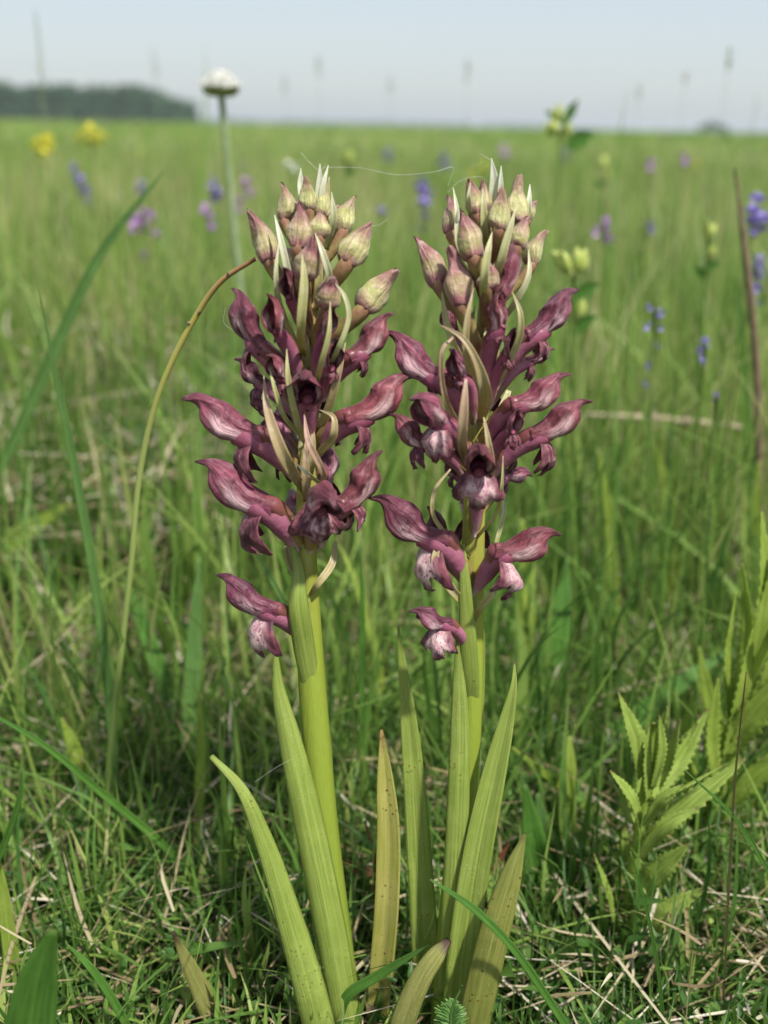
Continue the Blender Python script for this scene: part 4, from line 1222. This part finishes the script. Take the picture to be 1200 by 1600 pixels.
serrated('taller toothed plant with bright lime leaves at the right edge above the small toothed plant',
    [(1060, 1560, .03), (1085, 1400, .02), (1110, 1250, .01), (1150, 1120, 0), (1210, 980, -.01)], [26, 26, 24, 20, 14],
    [([(1110, 1195, 0), (1165, 1130, -.006), (1260, 1010, -.01)], [30, 48, 6], F0),
     ([(1140, 1120, 0), (1134, 1030, 0), (1150, 925, .002)], [22, 26, 4], (0.9, -0.7, 0.2)),
     ([(1150, 1080, .004), (1168, 1000, .006), (1160, 880, .010)], [16, 22, 3], (-0.8, -0.8, 0.2)),
     ([(1165, 1090, 0), (1190, 980, 0), (1215, 860, 0)], [20, 34, 5], F0),
     ([(1150, 1160, -.004), (1196, 1070, -.006), (1224, 960, -.006)], [20, 30, 4], F0),
     ([(1120, 1230, -.004), (1112, 1150, -.006), (1122, 1060, -.006)], [18, 26, 4], F0),
     ([(1135, 1180, -.004), (1160, 1080, -.006), (1176, 985, -.006)], [18, 26, 4], F0),
     ([(1090, 1330, 0), (1130, 1260, -.002), (1150, 1170, -.002)], [20, 30, 4], F0),
     ([(1080, 1420, .01), (1062, 1340, .01), (1066, 1250, .012)], [18, 26, 4], F0),
     ([(1160, 1100, 0), (1195, 930, 0), (1190, 800, .004)], [20, 28, 4], F0),
     ([(1085, 1390, .01), (1090, 1280, .01), (1075, 1170, .014)], [22, 34, 4], F0),
     ([(1100, 1280, .0), (1170, 1220, -.004), (1260, 1150, -.008)], [24, 36, 5], F0),
     ([(1075, 1440, .02), (1110, 1360, .016), (1190, 1240, .012)], [22, 34, 5], F0)], 0.262, 'lime')

for lab, pts, wp in (
    ('lime blade upright at the right edge above the taller toothed plant', [(1190, 1000), (1186, 900), (1180, 800), (1186, 720)], [18, 20, 16, 3]),
    ('bright lime blade leaning left out of the taller toothed plant', [(1170, 1260), (1130, 1160), (1105, 1080), (1092, 1010)], [22, 26, 20, 3]),
    ('pale green blade standing between the two toothed plants', [(1078, 1340), (1070, 1240), (1072, 1150), (1082, 1080)], [18, 22, 18, 3]),
    ('tall pale green blade right of the wide soft blade in the meadow', [(960, 1040), (958, 920), (950, 800), (934, 700)], [16, 18, 14, 2]),
    ('tall fresh green blade in the right meadow under the straw', [(1040, 980), (1046, 860), (1040, 760), (1022, 690)], [18, 20, 16, 2])):
    blade('grass_leaf', lab, 'grass blade', 'lime', pts, wp, None, 0.01, GB, fold=0.3)
# feathery yarrow leaves near the ground
def feather(label, pts, y, length_px, mat):
    P = [at(px, py, y) for px, py in pts]
    C = catmull(P, 40)
    mb = MB()
    tube(mb, P, [0.0005, 0.0004, 0.0002][:len(P)] if len(P) == 3 else [0.0004] * len(P), 14, 5)
    m = mpp(P[1])
    for i in range(3, 39):
        u = i / 39
        t = Vector(C[i] - C[i - 1]).normalized()
        n = (Vector((0, 0, H)) - Vector(C[i])).normalized()
        b = t.cross(n)
        L_ = length_px * m * math.sin(min(1, u * 1.15 + 0.12) * math.pi) ** 0.7
        for s in (-1, 1):
            for k in range(4):
                d = (b * s + t * (0.5 + 0.25 * RND.uniform(-1, 1)) + n * RND.uniform(-0.6, 0.8)).normalized()
                a = Vector(C[i]) + d * L_ * 0.1
                e = a + d * L_ * RND.uniform(0.5, 1)
                q = d.cross(n).normalized() * 0.00022
                ids = [mb.add(a - q, u), mb.add(a + q, u), mb.add(e + q * .4, u), mb.add(e - q * .4, u)]
                mb.f.append(tuple(ids))
    o = mb.build('feathery_leaf', M[mat], origin=P[0])
    tag(o, label, 'leaf')
feather('fine feathery green leaf in the turf left of the left orchid base', [(352, 1590), (338, 1530), (336, 1470)], 0.225, 24, 'blue')
feather('blue-grey feathery leaf tuft at the foot of the right orchid', [(712, 1640), (704, 1585), (722, 1540)], 0.172, 30, 'blue')
feather('feathery green leaf half hidden by straw at the left edge', [(20, 1260), (60, 1210), (120, 1180)], 0.30, 26, 'green')

# white flower head above the horizon
def on_stalk(name, label, cat, top, y, r_top, r_base, mat, group=None, lean=(0, 0), name_stem='stem'):
    T = at(top[0], top[1], y)
    root = empty(name, (T.x + lean[0], T.y + lean[1], 0))
    tag(root, label, cat, group)
    mb = MB()
    b = Vector((T.x + lean[0], T.y + lean[1], -0.003))
    m = b.lerp(T, 0.5) + Vector((-lean[0] * 0.12, 0, 0))
    tube(mb, [b, m, T], [r_base, (r_base + r_top) / 2, r_top], 14, 8)
    mb.build(name_stem, M[mat], root)
    return root, T
root, T = on_stalk('white_flower', 'white domed flower head on a pale green stalk standing above the horizon', 'flower', (345, 140), 0.60, 0.0019, 0.0024, 'pale_stem', None, (0.022, 0))
rnd = random.Random(3)
mb = MB()                                     # green cup of bracts
rows = []
for i, (r, z) in enumerate(((0.002, -0.004), (0.006, -0.003), (0.0090, -0.0005), (0.0096, 0.001))):
    rows.append([mb.add(T + Vector((math.cos(a) * r, math.sin(a) * r, z)), i / 4) for a in np.linspace(0, 2 * math.pi, 20, endpoint=False)])
mb.grid(rows, True)
cup = mb.build('flower_cup', M['sepal'], root)
for k in range(14):
    a = 2 * math.pi * k / 14
    d = Vector((math.cos(a), math.sin(a), 0)); s = Vector((-d.y, d.x, 0))
    mb = MB()
    ribbon(mb, [T + d * 0.006 + Vector((0, 0, -0.0035)), T + d * 0.0094 + Vector((0, 0, -0.0008)), T + d * 0.0102 + Vector((0, 0, 0.0022))], [0.003, 0.0042, 0.001], 8, 2, fold=0.3, face=d)
    mb.build('sepal', M['sepal'], root)
mb = MB()
for k in range(700):
    a = rnd.uniform(0, 2 * math.pi); r = 0.0112 * math.sqrt(rnd.random())
    z = 0.0008 + 0.0085 * math.cos(r / 0.0112 * 1.5)
    c = T + Vector((math.cos(a) * r, math.sin(a) * r, z))
    n = Vector((rnd.gauss(0, .5), rnd.gauss(0, .5), 1)).normalized()
    q = n.cross(Vector((rnd.gauss(0, 1), rnd.gauss(0, 1), 0.1))).normalized(); e = n.cross(q)
    ids = [mb.add(c + (q * math.cos(t) + e * math.sin(t)) * 0.0011 + n * (0.0004 if j % 2 else 0)) for j, t in enumerate(np.linspace(0, 2 * math.pi, 6, endpoint=False))]
    mb.f.append(tuple(ids))
mb.build('florets', M['white'], root, smooth=False)

# open yellow flowers, lilac and violet spikes, yellow-rattle heads in the meadow behind
def petal_blob(mb, c, r, rnd, n=7):
    for k in range(n):
        d = Vector((rnd.gauss(0, 1), rnd.gauss(0, 1), rnd.gauss(0.2, 0.9))).normalized()
        a = d.cross(Vector((0.2, 0.3, 1))).normalized(); b = d.cross(a)
        p0 = c + d * r * 0.15; p1 = c + d * r * 0.75; p2 = c + d * r * 1.15 + Vector((0, 0, -0.15 * r))
        w_ = r * 0.5
        i = [mb.add(p0), mb.add(p1 + a * w_ + b * w_ * .2), mb.add(p2), mb.add(p1 - a * w_ + b * w_ * .2), mb.add(p1 + b * w_ * 0.35)]
        mb.f += [(i[0], i[1], i[4]), (i[1], i[2], i[4]), (i[2], i[3], i[4]), (i[3], i[0], i[4])]
def hfor(py, h):
    """distance at which something of height h shows at picture row py"""
    d = ray(600, py)
    return (H - h) / (-d.z) * d.y
def meadow_flower(name, label, cat, px, py, y, size_px, mat, heads, group, stem_mat='stalk', hr=None):
    rnd = random.Random(int(px * 7 + py))
    root, T = on_stalk(name, label, cat, (px, py), y, 0.0006, 0.001, stem_mat, group, (rnd.uniform(-.02, .02), rnd.uniform(-.01, .02)))
    m = mpp(T)
    for dx, dy, sc in heads:
        c = T + Vector((dx * m, rnd.uniform(-0.004, 0.004), -dy * m))
        mb = MB()
        petal_blob(mb, c, size_px * sc * m * 0.5, rnd, 9)
        mb.build('floret', M[mat], root, origin=c, smooth=False)
    return root
def spike(h, w_, n, sc=0.55, seed=0):
    r_ = random.Random(seed)
    return [(r_.uniform(-w_, w_) * (0.5 + i / n * 0.8), h * i / n, sc * r_.uniform(0.8, 1.25)) for i in range(n)]
meadow_flower('yellow_flower', 'open yellow flower nearest the left edge under the far wood', 'flower', 66, 222, 1.0, 40, 'yellow', [(0, 0, 1), (-8, 6, .6), (7, 8, .6), (1, 14, .6)], 'yellow flowers in the meadow')
meadow_flower('yellow_flower', 'wide yellow flower under the right half of the far wood', 'flower', 142, 210, 1.05, 34, 'yellow', [(0, -6, .8), (-16, 2, .8), (16, 3, .8), (0, 8, .8)], 'yellow flowers in the meadow')
LG, VG, RG = 'lilac flowers in the meadow', 'violet flowers in the meadow', 'yellow-green rattle heads in the meadow'
V = [
    ('violet_flower', 'slanting violet-blue spike below the two yellow flowers', 118, 262, 1.0, 22, 'violet', [(-4, 0, .7), (0, 8, 1), (5, 18, 1), (9, 28, 1), (12, 38, .9), (14, 48, .7)], VG),
    ('lilac_flower', 'lilac flower cluster beside the tip of the long bluish blade', 222, 330, 0.64, 24, 'lilac', [(0, 0, 1), (-12, 14, 1), (10, 10, 1), (-2, 24, 1.1), (-18, 24, .9), (20, 36, .8), (-4, 68, .7)], LG),
    ('violet_flower', 'small violet flower right above the lilac cluster', 222, 290, 1.2, 22, 'violet', [(0, 0, 1), (-3, 8, .8)], VG),
    ('violet_flower', 'violet-blue flower left of the white flower stalk', 334, 286, 0.85, 24, 'violet', [(0, 0, .8), (-6, 10, 1), (6, 12, 1), (0, 22, 1)], VG),
    ('lilac_flower', 'lilac flower low between the violet one and the white flower stalk', 323, 326, 0.72, 22, 'lilac', [(-4, 0, .9), (0, 12, 1.1), (6, 24, .9)], LG),
    ('lilac_flower', 'lilac flower just right of the white flower stalk', 384, 284, 0.85, 24, 'lilac', [(0, 0, 1), (8, 14, .7), (-10, 24, .8), (-12, 38, .7)], LG),
    ('violet_flower', 'violet spike in the gap between the two orchid tops', 660, 284, 0.85, 26, 'violet', [(0, 0, .9), (-4, 10, 1), (5, 20, 1.1), (2, 34, .9), (4, 52, .8), (2, 70, .7)], VG),
    ('violet_flower', 'tiny violet flower near the horizon left of the gap', 606, 240, 1.7, 18, 'violet', [(0, 0, 1), (3, 10, .8)], VG),
    ('violet_flower', 'faint violet flower at mid meadow left of the gap spike', 596, 325, 0.8, 16, 'violet', [(0, 0, 1), (4, 10, .9)], VG),
    ('lilac_flower', 'pale lilac flower near the horizon behind the right orchid tip', 695, 245, 1.8, 20, 'violet', [(0, 0, .8), (-6, 9, .8), (6, 14, .8)], LG),
    ('lilac_flower', 'faint lilac flower near the horizon right of the right orchid tip', 786, 232, 2.0, 18, 'lilac', [(0, 0, 1), (6, 8, .8)], LG),
    ('lilac_flower', 'lilac flower in the meadow right of the right orchid buds', 945, 348, 0.68, 22, 'lilac', [(0, 0, 1), (-12, 14, .9), (10, 20, 1), (2, 10, .9)], LG),
    ('lilac_flower', 'round pinkish flower nearer the rattle plant on the horizon', 1016, 258, 0.95, 20, 'lilac', [(0, 0, 1)], LG),
    ('lilac_flower', 'round pinkish flower highest on the right meadow', 1071, 246, 0.95, 20, 'lilac', [(0, 0, 1), (0, 8, .7)], LG),
    ('violet_flower', 'pale violet flower below the two round pinkish ones', 1013, 352, 0.8, 16, 'violet', [(0, 0, 1), (6, 6, .8)], VG),
    ('violet_flower', 'violet-blue flower left of the tall edge blade', 1103, 538, 0.40, 22, 'violet', [(0, 0, 1), (-3, 14, .9), (-4, 28, .7)], VG),
    ('violet_flower', 'single small violet flower low under the violet-blue one', 1120, 622, 0.36, 18, 'violet', [(0, 0, .9)], VG),
    ('violet_flower', 'large violet flower at the right edge beside the brown stalk', 1182, 318, 0.55, 34, 'violet', [(0, 0, 1), (-8, 16, 1), (12, 22, 1), (-2, 34, 1), (20, 30, 1)], VG),
    ('violet_flower', 'violet spike at the right edge under the large violet flower', 1184, 405, 0.50, 26, 'violet', [(0, 0, .9), (4, 16, 1), (0, 32, 1), (6, 48, .9), (4, 62, .8)], VG),
    ('violet_flower', 'faded drooping violet spike left of the violet-blue flower', 1024, 482, 0.42, 22, 'violet', [(-8, 0, .7), (8, 6, 1), (-10, 26, .8), (12, 30, .7), (8, 56, .6), (-2, 90, .6), (4, 124, .7)], VG),
]
for nm, lab, px, py, y, sz, mt, hd, gr in V:
    meadow_flower(nm, lab, 'flower', px, py, y, sz, mt, hd, gr)
# many small blurred flowers far off in the meadow: each a thing, told apart by nothing
rnd = random.Random(17)
for i in range(22):
    y = rnd.uniform(1.6, 7)
    x = rnd.uniform(-0.42, 0.42) * y
    h_ = rnd.uniform(0.10, 0.20)
    mt = rnd.choice(['violet', 'lilac', 'violet', 'rattle', 'yellow', 'lilac'])
    root = empty({'violet': 'violet_flower', 'lilac': 'lilac_flower', 'rattle': 'rattle_plant', 'yellow': 'yellow_flower'}[mt], (x, y, 0))
    tag(root, {'violet': 'tiny blurred violet flower far out in the meadow', 'lilac': 'tiny blurred lilac flower far out in the meadow', 'rattle': 'tiny blurred yellow-green head far out in the meadow', 'yellow': 'tiny blurred yellow flower far out in the meadow'}[mt],
        'flower', {'violet': 'far violet flowers', 'lilac': 'far lilac flowers', 'rattle': 'far rattle heads', 'yellow': 'far yellow flowers'}[mt])
    mb = MB(); tube(mb, [(x, y, -.003), (x + .003, y, h_)], [0.001, 0.0007], 4, 6); mb.build('stem', M['stalk'], root)
    mb = MB()
    for k in range(4):
        petal_blob(mb, Vector((x + rnd.uniform(-.004, .004), y + rnd.uniform(-.004, .004), h_ - k * 0.006)), 0.006, rnd, 6)
    mb.build('flower_head', M[mt], root, smooth=False)

def rattle(label, px, py, y, heads, leaves):
    root, T = on_stalk('rattle_plant', label, 'flower', (px, py), y, 0.0009, 0.0013, 'stalk', RG, (0.02, 0))
    m = mpp(T)
    for dx, dy, l_, w_, ang in heads:
        c = T + Vector((dx * m, 0, -dy * m))
        d = Vector((math.sin(ang), -0.25, math.cos(ang))).normalized()
        mb = MB()
        for q in range(3):
            dd = (d + Vector((random.uniform(-.45, .45), random.uniform(-.3, .3), random.uniform(-.3, .3)))).normalized()
            l2 = l_ * m * random.uniform(0.6, 1.0)
            tube(mb, [c, c + dd * l2 * 0.35, c + dd * l2 * 0.7 + Vector((0, 0, l2 * .08)), c + dd * l2], [w_ * m * .14, w_ * m * .34, w_ * m * .24, w_ * m * .05], 8, 7)
        mb.build('flower_head', M['rattle'], root, origin=c)
    for dx, dy, ex, ey, w_ in leaves:
        a = T + Vector((dx * m, 0, -dy * m)); e = T + Vector((ex * m, -0.004, -ey * m))
        mb = MB(); ribbon(mb, [a, a.lerp(e, .5) + Vector((0, 0, .001)), e], [w_ * m * .5, w_ * m, w_ * m * .1], 24, 4, fold=0.3, teeth=7, tooth=0.4)
        mb.build('leaf', M['green'], root, origin=a)
rattle('yellow-green rattle head sticking above the horizon right of the right orchid', 876, 200, 0.75, [(-4, -8, 36, 22, -0.1), (-6, 6, 30, 26, -1.2), (8, 10, 26, 18, 0.4)], [(14, 30, 50, 4, 26), (4, -2, 22, -42, 14), (0, -8, -28, -24, 10)])
rattle('yellow-green rattle with two pale heads in mid meadow beside the right orchid', 896, 430, 0.46, [(-6, 0, 52, 24, -0.55), (8, 0, 56, 24, 0.2), (10, 70, 40, 20, 0.2)], [(0, 40, 40, 10, 20), (0, 50, -36, 26, 18), (6, 90, 40, 60, 20)])
rattle('pale yellow-green rattle bud behind the left orchid tip', 540, 254, 0.95, [(-2, 4, 34, 22, 0.5)], [(0, 20, 18, 8, 10)])
rattle('slender yellow-green rattle standing in the right meadow under the pinkish flowers', 1106, 372, 0.58, [(0, 0, 32, 16, 0.1), (4, 30, 30, 16, 0.3)], [(0, 50, 22, 36, 14), (0, 60, -20, 44, 14)])
rattle('dim yellow-green rattle left of the pinkish flower pair', 944, 262, 1.2, [(0, 0, 20, 14, -0.4), (4, 18, 24, 12, 0.2)], [(0, 30, -16, 20, 10)])
root = meadow_flower('white_flower', 'small white flower lying low behind the left orchid top', 'flower', 455, 258, 0.85, 22, 'white', [(-6, 0, .8), (6, 1, .8)], None)

# tall blurred grass heads against the sky
def panicle(label, px, top, y, base_px, thick, mat, n=22, spread=0.006, ln=None):
    thick *= 0.55; spread *= 0.6; ln = (ln or 0.02) * 1.6 if (ln or 0) < 0.05 else ln
    rnd = random.Random(int(px))
    root, T = on_stalk('grass_panicle', label, 'grass head', (px, top), y, 0.00015, 0.0004, 'panicle_green', 'grass heads against the sky', ((base_px - px) * mpp(at(px, top, y)), 0))
    mb = MB()
    ln = ln or 0.035
    for k in range(n):
        u = k / n
        c = T - Vector((0, 0, ln * u))
        d = Vector((rnd.gauss(0, 1), rnd.gauss(0, 1), rnd.uniform(0.3, 1.5))).normalized()
        s = spread * (0.25 + math.sin(u * 2.6))
        tube(mb, [c, c + d * s, c + d * s * 1.5], [thick * .4, thick, thick * .2], 4, 5)
    mb.build('seed_head', M[mat], root)
panicle('tall green grass head rising past the far wood into the sky', 54, 15, 0.85, 68, 0.0007, 'panicle_green', 46, 0.005, 0.075)
panicle('thin grass head on the sky above the white flower', 240, 75, 1.1, 250, 0.0008, 'panicle', 14, 0.006, 0.02)
panicle('small grass head on the sky above the left orchid', 498, 88, 1.2, 490, 0.001, 'panicle', 14, 0.006, 0.014)
panicle('small grass head on the sky left above the right orchid', 445, 118, 1.3, 452, 0.001, 'panicle', 14, 0.006, 0.014)
panicle('small grass head on the sky directly above the right orchid tip', 731, 92, 1.2, 742, 0.001, 'panicle', 16, 0.006, 0.016)
panicle('grass head highest on the right sky', 1141, 74, 0.9, 1150, 0.0011, 'panicle_green', 18, 0.004, 0.012)
panicle('grass head on the sky left of the highest one', 1073, 112, 1.2, 1060, 0.001, 'panicle', 12, 0.006, 0.01)
panicle('grass head low on the sky beside the rattle', 1000, 128, 1.1, 1006, 0.001, 'panicle', 14, 0.004, 0.014)
panicle('faint grass head by the right edge of the sky', 1184, 150, 1.0, 1172, 0.0008, 'panicle_green', 24, 0.004, 0.04)
panicle('faint grass head left of the rattle head', 610, 120, 1.3, 620, 0.001, 'panicle', 12, 0.006, 0.012)
straw('purplish-brown bare stalk standing at the right edge before the violet flowers', [(1192, 900), (1186, 700), (1180, 540), (1165, 400), (1148, 262)], 0.45, [11, 12, 12, 11, 3], 'purple_stalk', 'grass_stalk', 'grass stalk')

# silk threads between the two orchid tops
def thread(label, pts, r=0.000026):
    P = [at(px, py, y) for px, py, y in pts]
    mb = MB(); tube(mb, P, [r] * len(P), 60, 4)
    o = mb.build('web_thread', M['web'], origin=P[0]); tag(o, label, 'cobweb', 'silk threads on the orchids')
thread('silk thread from the left orchid tip sagging to the right orchid', [(505, 262, .232), (560, 262, .232), (620, 273, .23), (680, 268, .23), (708, 262, .232), (700, 290, .232)])
thread('silk loop over the right orchid buds', [(700, 300, .225), (720, 282, .225), (750, 276, .226), (762, 284, .23)])
thread('short silk wisp at the right orchid crown', [(750, 240, .232), (760, 246, .232), (770, 252, .232)])
thread('silk wisp above the left orchid crown', [(470, 238, .232), (486, 256, .231), (500, 266, .231), (512, 254, .231)])
thread('silk strand right of the left orchid buds', [(577, 352, .23), (590, 352, .23), (606, 342, .23)])
thread('silk strand between the outcurved leaf and the left orchid stem', [(398, 1222, .2), (430, 1200, .2), (456, 1186, .2)])
thread('silk strand hanging left of the left orchid flowers', [(352, 480, .23), (350, 505, .23), (362, 515, .23)])
